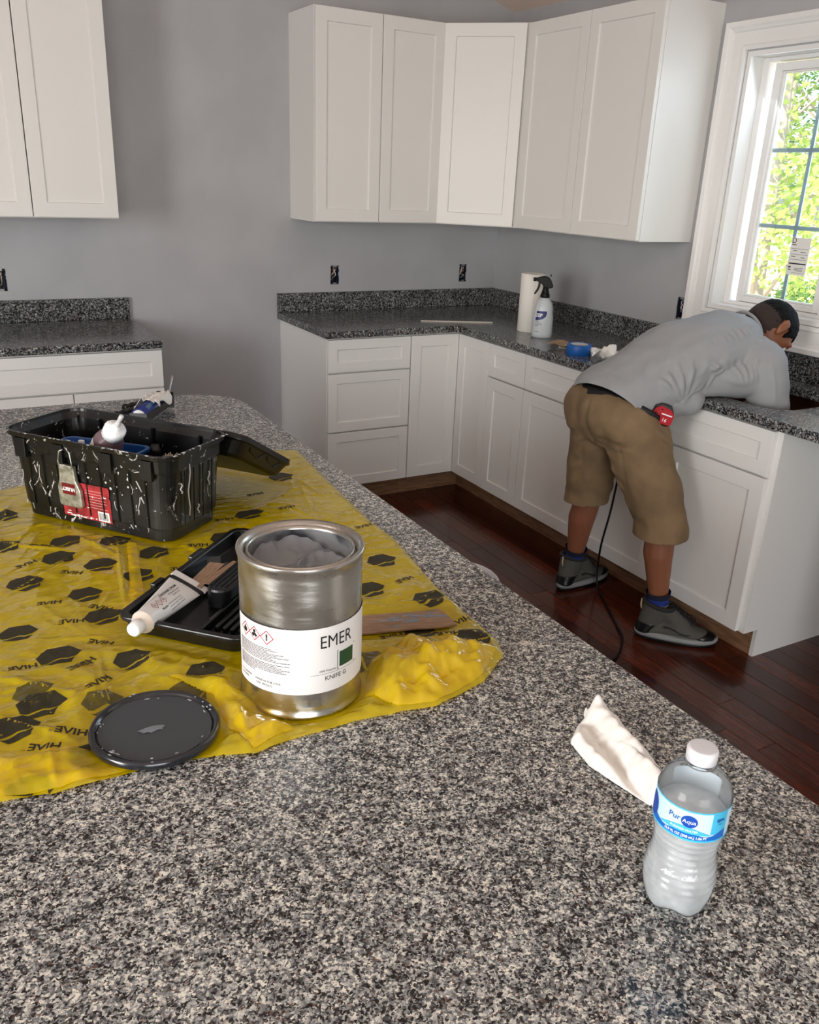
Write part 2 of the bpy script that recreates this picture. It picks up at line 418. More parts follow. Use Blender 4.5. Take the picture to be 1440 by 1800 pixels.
for (a, b_) in gy:
    bm = bmesh.new(); so = .028 if b_ > -2 else .028
    x0, x1 = .082, .125
    ya, yb, za, zb = a - .033, b_ + .033, gz0 - .024, gz1 + .03
    for q in ((x0, x1, ya, a, za, zb), (x0, x1, b_, yb, za, zb), (x0, x1, a, b_, za, gz0), (x0, x1, a, b_, gz1, zb)): bx(bm, *q)
    for q in ((.094, .115, a, a + .008, gz0, gz1), (.094, .115, b_ - .008, b_, gz0, gz1), (.094, .115, a + .008, b_ - .008, gz0, gz0 + .008), (.094, .115, a + .008, b_ - .008, gz1 - .008, gz1)): bx(bm, *q)
    sash = wpart('sash', bm, M['vinyl'], bevel=.003)
    bm = box(.1, .1035, a + .008, b_ - .008, gz0 + .008, gz1 - .008); bmesh.ops.translate(bm, verts=bm.verts, vec=WV)
    obj('pane', bm, M['glass'], sash)
    bm = bmesh.new(); mid = (a + b_) / 2 - .012
    bx(bm, .106, .112, mid - .008, mid + .008, gz0 + .008, gz1 - .008)
    for zz in (gz0 + (gz1 - gz0) / 3, gz0 + (gz1 - gz0) * 2 / 3): bx(bm, .1055, .1125, a + .008, b_ - .008, zz - .008, zz + .008)
    bmesh.ops.translate(bm, verts=bm.verts, vec=WV); obj('grille', bm, M['grille'], sash)
# paper sticker on the first pane, read from outside it would be mirrored: white sheet with black lines
M['paper'] = mat('white_paper', rgb(232, 232, 228), .7); M['ink'] = mat('black_ink', rgb(18, 18, 20), .6)
st = empty('window_sticker', 'white printed energy sticker stuck on the window pane', 'sticker', (.0985, -2.006, 1.373))
sy, sz = .045, .073
obj('sheet', box(0, .0006, -sy, sy, -sz, sz), M['paper'], st)
bm = bmesh.new()
for z_, y0, y1, h in ((.030, -.04, .04, .0012), (.008, -.04, .04, .0012), (-.012, -.04, .04, .0012), (-.028, -.04, .04, .005), (.045, .02, .04, .003), (.022, .01, .03, .002), (.018, -.03, -.005, .002), (.0, .015, .035, .002), (-.003, -.03, -.01, .002), (-.042, .028, .04, .006), (-.052, .026, .04, .003), (-.045, -.03, .01, .0016), (-.05, -.028, .012, .0016), (-.055, -.03, .005, .0016), (-.064, -.035, .02, .001)):
    bx(bm, -.0004, 0, y0, y1, z_ - h / 2, z_ + h / 2)
obj('printed_lines', bm, M['ink'], st)
b = mapped(text_bm('D', .03, 0), lambda x_, y_: (-.0005, -x_ + .032, y_ + .06)); obj('printed_letter', b, M['ink'], st)

# simple openings of the unseen walls
bm = bmesh.new()
for a in ((-6.4, -6.36, -5.4, -5.34, .85, 2.25), (-6.4, -6.36, -3.26, -3.2, .85, 2.25), (-6.4, -6.36, -5.34, -3.26, .85, .91), (-6.4, -6.36, -5.34, -3.26, 2.19, 2.25)): bx(bm, *a)
struct(obj('window_2', bm, M['trim']), 'white frame of the window in the left wall', 'window')
bm = bmesh.new()
for a in ((-5.4, -5.3, -8, -7.96, .05, 2.25), (-2.7, -2.6, -8, -7.96, .05, 2.25), (-5.3, -2.7, -8, -7.96, 2.15, 2.25), (-4.05, -3.95, -8, -7.96, .05, 2.15)): bx(bm, *a)
struct(obj('door_1', bm, M['trim']), 'white frame of the patio door behind the camera', 'door')

# ------------------------------------------------------------------ cabinets
def shaker(w_, h_, t=.02, rail=.057, rec=.0075):
    """front in local x (0..w), z (0..h), outer face at y=0, back at y=t"""
    bm = bmesh.new(); s = min(rail, w_ * .28, h_ * .33)
    xs = (0, w_); zs = (0, h_)
    o_ = [(0, 0), (w_, 0), (w_, h_), (0, h_)]; i_ = [(s, s), (w_ - s, s), (w_ - s, h_ - s), (s, h_ - s)]
    O = [bm.verts.new((x_, 0, z_)) for x_, z_ in o_]; I = [bm.verts.new((x_, 0, z_)) for x_, z_ in i_]
    c = .0022
    D = [bm.verts.new((x_ + (c if k in (0, 3) else -c), rec, z_ + (c if k in (0, 1) else -c))) for k, (x_, z_) in enumerate(i_)]
    B = [bm.verts.new((x_, t, z_)) for x_, z_ in o_]
    for k in range(4):
        n_ = (k + 1) % 4
        bm.faces.new((O[k], O[n_], I[n_], I[k])); bm.faces.new((I[k], I[n_], D[n_], D[k])); bm.faces.new((O[n_], O[k], B[k], B[n_]))
    bm.faces.new(D); bm.faces.new(B[::-1]); bmesh.ops.recalc_face_normals(bm, faces=bm.faces)
    return bm
def front(name, parent, x_, z_, w_, h_, y, rz=0, rail=.057):
    o = obj(name, shaker(w_, h_, rail=rail), M['cab'], parent, bevel=.0016); o.location = (x_, y, z_); o.rotation_euler = (0, 0, rz); return o
H0, HT = .114, .878
G = .002
def base_cab(label, loc, rz, w_, layout, end=None, wood_end=False):
    """layout: list of (kind, x0, x1, z0, z1)"""
    t = empty('base_cabinet', label, 'cabinet', loc, rz, None)
    bm = bmesh.new(); p = .016
    bx(bm, 0, p, -.61, 0, H0, HT); bx(bm, w_ - p, w_, -.61, 0, H0, HT)
    bx(bm, p, w_ - p, -.012, 0, H0, HT); bx(bm, p, w_ - p, -.61, -.012, H0, H0 + p)
    if end: bx(bm, w_ - p, w_, -.5355, 0, 0, H0)
    obj('carcass', bm, [M['cab']], t)
    bm = bmesh.new()   # face frame
    bx(bm, p, .03, -.61, -.592, H0, HT); bx(bm, w_ - .03, w_ - p, -.61, -.592, H0, HT); bx(bm, .03, w_ - .03, -.61, -.592, HT - .03, HT); bx(bm, .03, w_ - .03, -.61, -.592, H0 + p, H0 + .03)
    for zz in sorted({q[3] for q in layout if q[3] > .3}): bx(bm, .03, w_ - .03, -.61, -.592, zz - .025, zz - .003)
    obj('face_frame', bm, M['cab'], t)
    obj('toe_kick', box(.0008, w_ - (p if end else .0008), -.535, -.523, 0, H0 - .0005), M['ply'], t)
    for (k, a, b_, z0, z1) in layout:
        front(k, t, a + G, z0, b_ - a - 2 * G, z1 - z0, -.6305, rail=.057 if k == 'door' else .048)
    return t
ZD0, ZD1, ZF0, ZF1 = .118, .703, .711, .870
# corner run along the back wall
base_cab('white three-drawer base cabinet at the left end of the corner run', (-1.372, -.001, 0), 0, .457,
         [('drawer_front', 0, .457, .118, .403), ('drawer_front', 0, .457, .411, .703), ('drawer_front', 0, .457, ZF0, ZF1)])
# lazy-susan corner cabinet
t = empty('corner_base_cabinet', 'white corner base cabinet with two narrow doors meeting in the inner corner', 'cabinet', (0, 0, 0))
bm = bmesh.new(); prism(bm, [(-.913, -.002), (-.002, -.002), (-.002, -.913), (-.61, -.913), (-.61, -.61), (-.913, -.61)], H0, HT)
obj('carcass', bm, M['cab'], t)
obj('toe_kick', box(-.913, -.523, -.535, -.523, 0, H0), M['ply'], t)
obj('toe_kick', box(-.535, -.523, -.913, -.536, 0, H0), M['ply'], t)
front('door', t, -.913 + G, .118, .913 - .632, .752, -.6305)
o = front('door', t, -.6305, .118, .913 - .632, .752, -.632, rz=-PI / 2)
# right wall run (local x runs toward the camera)
base_cab('narrow white base cabinet with one drawer and door right of the corner', (-.001, -.9145, 0), -PI / 2, .302,
         [('drawer_front', 0, .302, ZF0, ZF1), ('door', 0, .302, ZD0, ZD1)])
base_cab('white base cabinet with wide drawer, left of the man', (-.001, -1.2175, 0), -PI / 2, .468,
         [('drawer_front', 0, .462, ZF0, ZF1), ('door', 0, .462, ZD0, ZD1)])
sinkcab = base_cab('white sink base cabinet under the sink opening, ending in a plain side panel', (-.001, -1.6865, 0), -PI / 2, .937,
         [('drawer_front', 0, .916, ZF0, ZF1), ('door', 0, .459, ZD0, ZD1), ('door', .459, .916, ZD0, ZD1)], end=True)
# brown inside of the sink cabinet
bm = bmesh.new(); bx(bm, .017, .92, -.59, -.013, H0 + .017, H0 + .02); bx(bm, .017, .02, -.59, -.013, H0 + .02, HT - .002); bx(bm, .917, .92, -.59, -.013, H0 + .02, HT - .002); bx(bm, .02, .917, -.016, -.013, H0 + .02, HT - .002)
obj('inner_lining', bm, M['woodin'], sinkcab, label='brown wooden inside of the cabinet')
# cabinet beyond the dishwasher gap, carries the end of the counter
base_cab('white base cabinet beyond the dishwasher gap', (-.001, -3.24, 0), -PI / 2, .60, [('drawer_front', 0, .6, ZF0, ZF1), ('door', 0, .6, ZD0, ZD1)])
# left cabinet
base_cab('white base cabinet with one wide drawer, at the left of the photo behind the toolbox', (-2.921, -.001, 0), 0, .762,
         [('drawer_front', 0, .762, ZF0, ZF1), ('door', 0, .381, ZD0, ZD1), ('door', .381, .762, ZD0, ZD1)])
# island base
isl = empty('island_cabinet', 'white island cabinet body under the speckled granite top', 'cabinet', (-2.78, -3.0, 0))
bm = bmesh.new(); bx(bm, -.50, .55, -1.30, 1.30, .1, HT); obj('carcass', bm, M['cab'], isl)
bm = bmesh.new(); bx(bm, -.43, .48, -1.25, 1.25, 0, .1); obj('toe_kick', bm, M['ply'], isl)
for k in range(4): o = front('door', isl, .5705, .118, .64, .752, -1.29 + .645 * k, rz=PI / 2)

# wall cabinets
UB, UT, UD = 1.392, 2.323, .305
def wall_cab(label, loc, rz, w_, n):
    t = empty('wall_cabinet', label, 'cabinet', loc, rz)
    bm = bmesh.new(); p = .016; h = UT - UB
    bx(bm, 0, p, -UD, 0, 0, h); bx(bm, w_ - p, w_, -UD, 0, 0, h); bx(bm, p, w_ - p, -UD + .02, 0, .0125, .025); bx(bm, p, w_ - p, -UD, 0, h - p, h); bx(bm, p, w_ - p, -.012, 0, .025, h - p)
    obj('carcass', bm, M['cab'], t)
    bm = bmesh.new(); bx(bm, p, .035, -UD, -UD + .019, 0, h - p); bx(bm, w_ - .035, w_ - p, -UD, -UD + .019, 0, h - p); bx(bm, .035, w_ - .035, -UD, -UD + .019, 0, .035)
    bx(bm, .035, w_ - .035, -UD, -UD + .019, h - .05, h - p)
    obj('face_frame', bm, M['cab'], t)
    dw = w_ / n
    for k in range(n): front('door', t, k * dw + G, .004, dw - 2 * G, h - .008, -UD - .0205)
    return t
wall_cab('white two-door wall cabinet left of the corner, over the three-drawer cabinet', (-1.307, -.001, UB), 0, .695, 2)
wall_cab('white two-door wall cabinet between the corner cabinet and the window', (-.001, -.6125, UB), -PI / 2, .899, 2)
wall_cab('white two-door wall cabinet at the upper left of the photo', (-2.93, -.001, UB), 0, .696, 2)
t = empty('corner_wall_cabinet', 'white diagonal corner wall cabinet with a single door', 'cabinet', (0, 0, UB))
bm = bmesh.new(); prism(bm, [(-.6115, -.001), (-.001, -.001), (-.001, -.6115), (-.306, -.6115), (-.6115, -.306)], 0, UT - UB); obj('carcass', bm, M['cab'], t, bevel=.001)
dl = .4315 - .03
o = obj('door', shaker(dl, UT - UB - .008), M['cab'], t, bevel=.0016)
dirv = V((.7071, -.7071, 0)); nrm = V((-.7071, -.7071, 0)); o.location = V((-.6115, -.306, .004)) + dirv * .008 + nrm * .0205; o.rotation_euler = (0, 0, -PI / 4)

# ------------------------------------------------------------------ granite counters
CT, CH = .914, .034
def slab(outer, holes, z0=CT - CH, z1=CT):
    bm = bmesh.new(); es = []
    for loop in [outer] + holes:
        vs = [bm.verts.new((x_, y_, z1)) for x_, y_ in loop]
        es += [bm.edges.new((vs[i], vs[(i + 1) % len(vs)])) for i in range(len(vs))]
    bmesh.ops.triangle_fill(bm, use_beauty=True, use_dissolve=False, edges=es)
    fs = bm.faces[:]
    for f in fs:
        if f.normal.z < 0: f.normal_flip()
    r = bmesh.ops.extrude_face_region(bm, geom=fs)
    for e in r['geom']:
        if isinstance(e, bmesh.types.BMVert): e.co.z = z0
    bmesh.ops.recalc_face_normals(bm, faces=bm.faces)
    return bm
def fillet(p, a, b_, r, n=6):
    """concave/convex corner at p between directions a and b"""
    a = V(a); b_ = V(b_); p = V(p); c = p + a * r + b_ * r; out = []
    s = -b_; e = -a
    for k in range(n + 1):
        t_ = PI / 2 * k / n; out.append(tuple((c + s * r * math.cos(t_) + e * r * math.sin(t_))[:2]))
    return out
outer = [(-.002, -.002), (-1.39, -.002), (-1.39, -.644)] + [(-1.386, -.648)] + fillet((-.648, -.648), (-1, 0), (0, -1), .03) + [(-.648, -3.83), (-.002, -3.83)]
hole = rrect(-.545, -.135, -2.535, -1.83, .09, 8)
ctr = tag(obj('granite_counter', slab(outer, [hole]), M['granite_dim'], bevel=.005), 'L-shaped speckled granite counter in the corner, with an oval-cornered sink opening', 'countertop')
obj('backsplash', box(-1.39, -.002, -.022, -.001, CT + .0005, 1.014), M['granite_dim'], ctr, bevel=.002)
obj('backsplash', box(-.022, -.001, -3.83, -.0225, CT + .0005, 1.014), M['granite_dim'], ctr, bevel=.002)
c2 = tag(obj('granite_counter', slab([(-2.158, -.002), (-3.0, -.002), (-3.0, -.648), (-2.158, -.648)], []), M['granite_dim'], bevel=.005), 'short granite counter on the left cabinet behind the toolbox', 'countertop')
obj('backsplash', box(-3.0, -2.158, -.022, -.001, CT + .0005, 1.014), M['granite_dim'], c2, bevel=.002)
isl_out = [(-2.182, -4.42), (-2.182, -1.80)] + [(-2.182 - .17 + .17 * math.cos(a), -1.80 + .17 * math.sin(a)) for a in [math.radians(d) for d in range(9, 90, 9)]] + [(-2.36, -1.63), (-3.38, -1.63), (-3.38, -4.42)]
tag(obj('granite_island_top', slab(isl_out, []), M['granite'], bevel=.005), 'large speckled granite island top in the foreground', 'countertop')
# ------------------------------------------------------------------ yellow printed plastic sheet
def film(name, col, dens):
    m = bpy.data.materials.new(name); m.use_nodes = True; n = m.node_tree.nodes; L = m.node_tree.links; n.clear()
    out = n.new('ShaderNodeOutputMaterial'); tr = n.new('ShaderNodeBsdfTransparent'); tr.inputs[0].default_value = (*[.15 + .85 * c for c in col[:3]], 1)
    df = n.new('ShaderNodeBsdfDiffuse'); df.inputs[0].default_value = col; tl = n.new('ShaderNodeBsdfTranslucent'); tl.inputs[0].default_value = col
    gl = n.new('ShaderNodeBsdfGlossy'); gl.inputs[0].default_value = (1, 1, 1, 1); gl.inputs['Roughness'].default_value = .06
    m1 = n.new('ShaderNodeMixShader'); m1.inputs[0].default_value = .35; L.new(df.outputs[0], m1.inputs[1]); L.new(tl.outputs[0], m1.inputs[2])
    m2 = n.new('ShaderNodeMixShader'); m2.inputs[0].default_value = dens; L.new(tr.outputs[0], m2.inputs[1]); L.new(m1.outputs[0], m2.inputs[2])
    lw = n.new('ShaderNodeLayerWeight'); lw.inputs[0].default_value = .5; pw = n.new('ShaderNodeMath'); pw.operation = 'POWER'; pw.inputs[1].default_value = 4; L.new(lw.outputs['Facing'], pw.inputs[0]); fr = n.new('ShaderNodeMath'); fr.operation = 'MULTIPLY_ADD'; fr.inputs[1].default_value = .8; fr.inputs[2].default_value = .06; L.new(pw.outputs[0], fr.inputs[0])
    tc = n.new('ShaderNodeTexCoord'); nz = n.new('ShaderNodeTexNoise'); nz.inputs['Scale'].default_value = 60; nz.inputs['Detail'].default_value = 3; nz.inputs['Distortion'].default_value = 1.0
    mp = n.new('ShaderNodeMapping'); mp.inputs['Scale'].default_value = (.35, 1.3, 1); mp.inputs['Rotation'].default_value = (0, 0, .5)
    L.new(tc.outputs['Object'], mp.inputs[0]); L.new(mp.outputs[0], nz.inputs['Vector'])
    bp = n.new('ShaderNodeBump'); bp.inputs['Strength'].default_value = .4; bp.inputs['Distance'].default_value = .004; L.new(nz.outputs['Fac'], bp.inputs['Height'])
    for q in (gl, lw, df): L.new(bp.outputs[0], q.inputs['Normal'])
    m3 = n.new('ShaderNodeMixShader'); L.new(fr.outputs[0], m3.inputs[0]); L.new(m2.outputs[0], m3.inputs[1]); L.new(gl.outputs[0], m3.inputs[2]); L.new(m3.outputs[0], out.inputs[0])
    return m
M['film'] = film('yellow_film', rgb(255, 228, 0), .60)
M['print'] = mat('dark_print', rgb(44, 40, 16), .6)
M['printfaint'] = film('dark_print_through_film', rgb(110, 100, 20), .8)
OUTL = [(-3.34, -3.46), (-3.2, -3.49), (-3.076, -3.476), (-3.016, -3.482), (-2.996, -3.489), (-2.901, -3.489), (-2.825, -3.498), (-2.759, -3.521), (-2.709, -3.513), (-2.619, -3.514), (-2.552, -3.522), (-2.498, -3.532), (-2.399, -3.507), (-2.331, -3.458), (-2.315, -3.413), (-2.311, -3.318), (-2.306, -3.214), (-2.289, -3.101), (-2.27, -2.972), (-2.272, -2.864), (-2.244, -2.53), (-2.225, -2.342), (-2.298, -2.314), (-2.407, -2.313), (-2.541, -2.259), (-2.827, -2.335), (-2.953, -2.375), (-3.022, -2.378), (-3.34, -2.36)]
def inside(p, poly):
    c = False; n_ = len(poly); x_, y_ = p
    for i in range(n_):
        x1, y1 = poly[i]; x2, y2 = poly[i - 1]
        if (y1 > y_) != (y2 > y_) and x_ < (x2 - x1) * (y_ - y1) / (y2 - y1) + x1: c = not c
    return c
def near_pt(p, poly):
    best = None; px, py = p
    for i in range(len(poly)):
        ax, ay = poly[i - 1]; bx_, by_ = poly[i]; dx, dy = bx_ - ax, by_ - ay
        t_ = max(0, min(1, ((px - ax) * dx + (py - ay) * dy) / (dx * dx + dy * dy))); q = (ax + t_ * dx, ay + t_ * dy)
        d = math.hypot(q[0] - px, q[1] - py)
        if best is None or d < best[0]: best = (d, q)
    return best
TBC = V((-2.738, -2.634)); TU = V((.62, -.785)).normalized(); TV = V((.785, .62)).normalized()
LTC = V((-2.633, -3.081)); LU = V((.72, .69)).normalized(); LV = V((.69, -.72)).normalized()
CAN = V((-2.648, -3.403)); LID = V((-2.861, -3.4225)); CARDC = V((-2.42, -3.305))
def sd_rect(p, c, u, v_, hu, hv):
    d = p - c; a = max(abs(d.dot(u)) - hu, 0); b = max(abs(d.dot(v_)) - hv, 0); return math.hypot(a, b)
import numpy as np
def pn(x, y, seed=0):
    """2-D gradient noise, vectorised, about -1..1"""
    rs = np.random.RandomState(seed); g = rs.rand(256, 256) * 2 * np.pi
    xi = np.floor(x).astype(int); yi = np.floor(y).astype(int); xf = x - xi; yf = y - yi
    u = xf * xf * xf * (xf * (xf * 6 - 15) + 10); v_ = yf * yf * yf * (yf * (yf * 6 - 15) + 10)
    def d(i, j):
        a = g[(xi + i) % 256, (yi + j) % 256]; return np.cos(a) * (xf - i) + np.sin(a) * (yf - j)
    return 1.5 * ((d(0, 0) * (1 - u) + d(1, 0) * u) * (1 - v_) + (d(0, 1) * (1 - u) + d(1, 1) * u) * v_)
def facet(x, y, f, seed, n_=1):
    """crumpled-film relief: folded planes with sharp creases"""
    h = np.zeros_like(x)
    rs = np.random.RandomState(seed)
    for k in range(n_):
        wx = x + .25 / f * pn(x * f * .7, y * f * .7, seed + 31 + k); wy = y + .25 / f * pn(x * f * .7 + 9, y * f * .7, seed + 57 + k)
        h += (1 - np.abs(pn(wx * f, wy * f, seed + k)) * 2.2) / (k + 1); f *= 1.9
    return h
def sdr(X, Y, c, u, v_, hu, hv):
    dx, dy = X - c[0], Y - c[1]; return np.hypot(np.maximum(np.abs(dx * u[0] + dy * u[1]) - hu, 0), np.maximum(np.abs(dx * v_[0] + dy * v_[1]) - hv, 0))
def press(X, Y):
    q = TBC + TV * .2
    d = np.minimum.reduce([sdr(X, Y, TBC, TU, TV, .19, .09), sdr(X, Y, q, TU, TV, .21, .12), sdr(X, Y, LTC, LU, LV, .205, .108), np.hypot(X - CAN.x, Y - CAN.y) - .086, np.hypot(X - LID.x, Y - LID.y) - .083, sdr(X, Y, CARDC, (.97, -.24), (.24, .97), .08, .03)])
    t_ = np.clip(d / .03, 0, 1); return t_ * t_ * (3 - 2 * t_)
rr = random.Random(11)
CRS = []
for k in range(150):
    a = rr.uniform(0, PI); c = (rr.uniform(-3.2, -2.25), rr.uniform(-3.52, -2.3)); CRS.append((c, (math.cos(a), math.sin(a)), rr.uniform(.03, .14), rr.uniform(.0015, .0048), rr.uniform(.003, .007)))
CRS += [((-2.80, -2.92), tuple(V((-.15, -1)).normalized()), .17, .006, .005), ((-2.90, -2.85), (.72, .69), .15, .005, .006), ((-2.88, -3.28), (.9, .43), .12, .006, .006), ((-2.93, -2.74), (.8, -.6), .09, .005, .006), ((-2.40, -2.95), (.1, 1), .2, .004, .006), ((-2.36, -2.75), (.25, .97), .2, .004, .006)]
for k in range(60):     # radiating creases where the film is gathered near the can and the lid
    cc = ((-2.56, -3.49), (-2.76, -3.49), (-2.35, -3.46))[k % 3]; a = rr.uniform(-.5, 2.9); l = rr.uniform(.03, .08)
    CRS.append(((cc[0] + math.cos(a) * l, cc[1] + math.sin(a) * l), (math.cos(a), math.sin(a)), l, rr.uniform(.002, .005), rr.uniform(.0025, .005)))
def H_np(X, Y):
    h = np.zeros_like(X)
    for c, d, ln, amp, wd in CRS:
        dx, dy = X - c[0], Y - c[1]; u = dx * d[0] + dy * d[1]; v_ = np.abs(-dx * d[1] + dy * d[0])
        h += amp * np.maximum(0, 1 - (u / ln) ** 2) * np.maximum(0, 1 - v_ / wd)
    big = np.clip((-3.10 - Y) / .18, 0, 1)              # the near side is looser
    h += .002 * (1 + pn(X * 8, Y * 8, 3)) + (.0016 + .003 * big) * np.maximum(0, facet(X, Y, 11, 5, 2)) + (.0008 + .0010 * big) * np.maximum(0, facet(X * .6, Y, 30, 9, 2))
    g = np.exp(-((X + 2.455) / .085) ** 2 - ((Y + 3.44) / .05) ** 2)
    h += g * (.013 + .010 * facet(X, Y, 11, 21, 3))
    return CT + .0022 + press(X, Y) * np.maximum(h, 0)
SX0, SX1, SY0, SY1, SST = -3.36, -2.2, -3.56, -2.24, .0034
_gx = np.arange(SX0, SX1, SST); _gy = np.arange(SY0, SY1, SST); GX, GY = np.meshgrid(_gx, _gy, indexing='ij'); GH = H_np(GX, GY)
def bil(G, x_, y_):
    fx, fy = (x_ - SX0) / SST, (y_ - SY0) / SST; i = max(0, min(G.shape[0] - 2, int(fx))); j = max(0, min(G.shape[1] - 2, int(fy))); a, b_ = fx - i, fy - j
    return float(G[i, j] * (1 - a) * (1 - b_) + G[i + 1, j] * a * (1 - b_) + G[i, j + 1] * (1 - a) * b_ + G[i + 1, j + 1] * a * b_)
def H_sheet(x_, y_): return bil(GH, x_, y_)
def sheet_mesh(poly, hf, step, wrapd=.02):
    bm = bmesh.new(); xs = [p[0] for p in poly]; ys = [p[1] for p in poly]; x0, y0 = min(xs), min(ys)
    nx = int((max(xs) - x0) / step) + 2; ny = int((max(ys) - y0) / step) + 2; vs = {}
    X, Y = np.meshgrid(x0 + np.arange(nx + 1) * step, y0 + np.arange(ny + 1) * step, indexing='ij'); ins = np.zeros(X.shape, bool)
    for i in range(len(poly)):
        x1, y1 = poly[i]; x2, y2 = poly[i - 1]
        if y1 == y2: continue
        ins ^= ((y1 > Y) != (y2 > Y)) & (X < (x2 - x1) * (Y - y1) / (y2 - y1) + x1)
    dist = np.full(X.shape, 9.0)
    for i in range(len(poly)):
        ax, ay = poly[i - 1]; dx, dy = poly[i][0] - ax, poly[i][1] - ay
        t_ = np.clip(((X - ax) * dx + (Y - ay) * dy) / (dx * dx + dy * dy), 0, 1); dist = np.minimum(dist, np.hypot(X - ax - t_ * dx, Y - ay - t_ * dy))
    def vert(i, j):
        if (i, j) not in vs:
            p = (x0 + i * step, y0 + j * step); d = float(dist[i, j])
            if not ins[i, j]: p = near_pt(p, poly)[1]; d = 0
            vs[i, j] = bm.verts.new((p[0], p[1], hf(p[0], p[1], d)))
        return vs[i, j]
    for i in range(nx):
        for j in range(ny):
            if int(ins[i, j]) + ins[i + 1, j] + ins[i + 1, j + 1] + ins[i, j + 1] >= 2:
                try: f = bm.faces.new([vert(i, j), vert(i + 1, j), vert(i + 1, j + 1), vert(i, j + 1)]); f.smooth = True
                except ValueError: pass
    return bm
def edge_h(x_, y_, d):
    h = H_sheet(x_, y_); e = min(1, d / .012)
    return CT + .0012 + (h - CT - .0012) * (.25 + .75 * e)
bm = sheet_mesh(OUTL, edge_h, .0036)
bvh = BVHTree.FromBMesh(bm)
sheet = tag(obj('plastic_sheet', bm, M['film'], smooth=True), 'crumpled translucent yellow plastic sheet printed with HIVE, spread on the island', 'plastic sheet')
def onsheet(x_, y_, up=.0005):
    hit = bvh.ray_cast(V((x_, y_, 1.3)), V((0, 0, -1)))
    return None if hit[0] is None else V((x_, y_, hit[0].z + up))
def wrap_print(name, b, cx_, cy_, ang, m, sc=1.0):
    ca, sa = math.cos(math.radians(ang)), math.sin(math.radians(ang)); kill = []
    for v_ in b.verts:
        a, c = v_.co.x * sc, v_.co.y * sc; q = onsheet(cx_ + a * ca - c * sa, cy_ + a * sa + c * ca)
        if q is None: kill.append(v_)
        else: v_.co = q
    bmesh.ops.delete(b, geom=kill, context='VERTS')
    if len(b.faces): return obj(name, b, m, sheet)
    b.free()
HEX = [(-2.867, -2.74, 7.558), (-2.891, -2.817, 6.104), (-2.959, -2.904, 4.49), (-2.829, -2.878, 4.803), (-2.726, -2.862, 4.937), (-2.776, -2.95, 3.359), (-2.874, -2.987, 2.74), (-2.862, -3.08, 0.893), (-2.991, -3.08, 0.939), (-2.945, -3.181, -1.113), (-2.849, -3.235, -2.138), (-2.959, -2.552, 11.505), (-2.975, -2.722, 8.199), (-2.496, -2.741, 6.682), (-2.585, -2.848, 4.966), (-2.342, -2.391, 12.078), (-2.345, -2.54, 9.693), (-2.781, -2.775, 6.682), (-2.985, -3.304, -3.657), (-3.023, -3.348, -4.615), (-2.947, -3.438, -6.309), (-2.764, -3.321, -3.708), (-3.021, -3.478, -7.463), (-2.345, -3.251, -2.087), (-2.347, -3.401, -4.599), (-2.422, -3.172, -0.789), (-2.414, -3.343, -3.703), (-2.347, -3.074, 0.854)]
FAINT = [(-2.91, -3.331, -4.1), (-2.99, -3.27, -4), (-2.80, -3.36, 0), (-2.53, -3.40, 3)]
WORDS = [(-2.699, -2.947, -4.545), (-2.782, -3.036, 3.277), (-2.933, -2.997, -15.41), (-2.911, -3.079, -11.485), (-2.948, -2.819, 26), (-2.881, -2.889, -31.463), (-2.914, -2.743, -25.868), (-2.552, -2.742, -6.83), (-2.409, -2.738, -1.401), (-2.642, -2.858, -13.867), (-2.86, -3.046, -38.372), (-2.995, -3.19, 0.204), (-2.915, -3.216, 33.23), (-2.881, -3.16, -33.281), (-2.905, -3.28, 31.74), (-2.958, -3.379, -20.921), (-2.993, -3.398, -22.03), (-2.347, -3.165, 16.265), (-2.335, -3.337, -2.377), (-2.463, -3.332, -5.881), (-2.38, -3.373, -20.171), (-2.30, -2.9, 5), (-2.44, -2.62, 5)]
WF = [(-2.921, -3.22, 25.143), (-3.01, -3.425, -23.8), (-2.938, -3.499, -6.31), (-2.52, -3.46, 30)]
rp = random.Random(5)
for (x_, y_, a) in HEX + FAINT:
    f = (x_, y_, a) in FAINT
    pts = [(-.030, .004), (-.016, .027), (.014, .029), (.031, .006), (.020, -.010)]
    wave = [(.020, -.010), (.012, -.013), (.004, -.011), (-.004, -.014), (-.014, -.019), (-.021, -.018)]
    body = [(-.030, .004), (-.016, .027), (.014, .029), (.031, .006), (.024, -.004), (.012, -.008), (.003, -.006), (-.006, -.010), (-.016, -.015), (-.023, -.014)]
    low = [(.022, -.008), (.017, -.022), (-.010, -.027), (-.020, -.019), (-.014, -.0195), (-.004, -.0145), (.004, -.0105), (.012, -.0125)]
    ang = a + rp.uniform(-14, 14)
    wrap_print('printed_hexagon', rects([body], .006), x_, y_, ang, M['printfaint'] if f else M['print'], rp.uniform(.92, 1.08))
    wrap_print('printed_hexagon_wave', rects([low], .006), x_, y_, ang, M['printfaint'] if f else M['print'], 1.0)
for (x_, y_, a) in WORDS + WF:
    wrap_print('printed_word', text_bm('HIVE', .0178, .004, mirror=True, sx=1.08, bold=.00045), x_, y_, a, M['printfaint'] if (x_, y_, a) in WF else M['print'])
    ca, sa = math.cos(math.radians(a)), math.sin(math.radians(a))
    if (x_, y_, a) in WORDS: wrap_print('printed_mark', text_bm('TM', .0035, 0, mirror=True), x_ - .024 * ca + .005 * sa, y_ - .024 * sa - .005 * ca, a, M['print'])
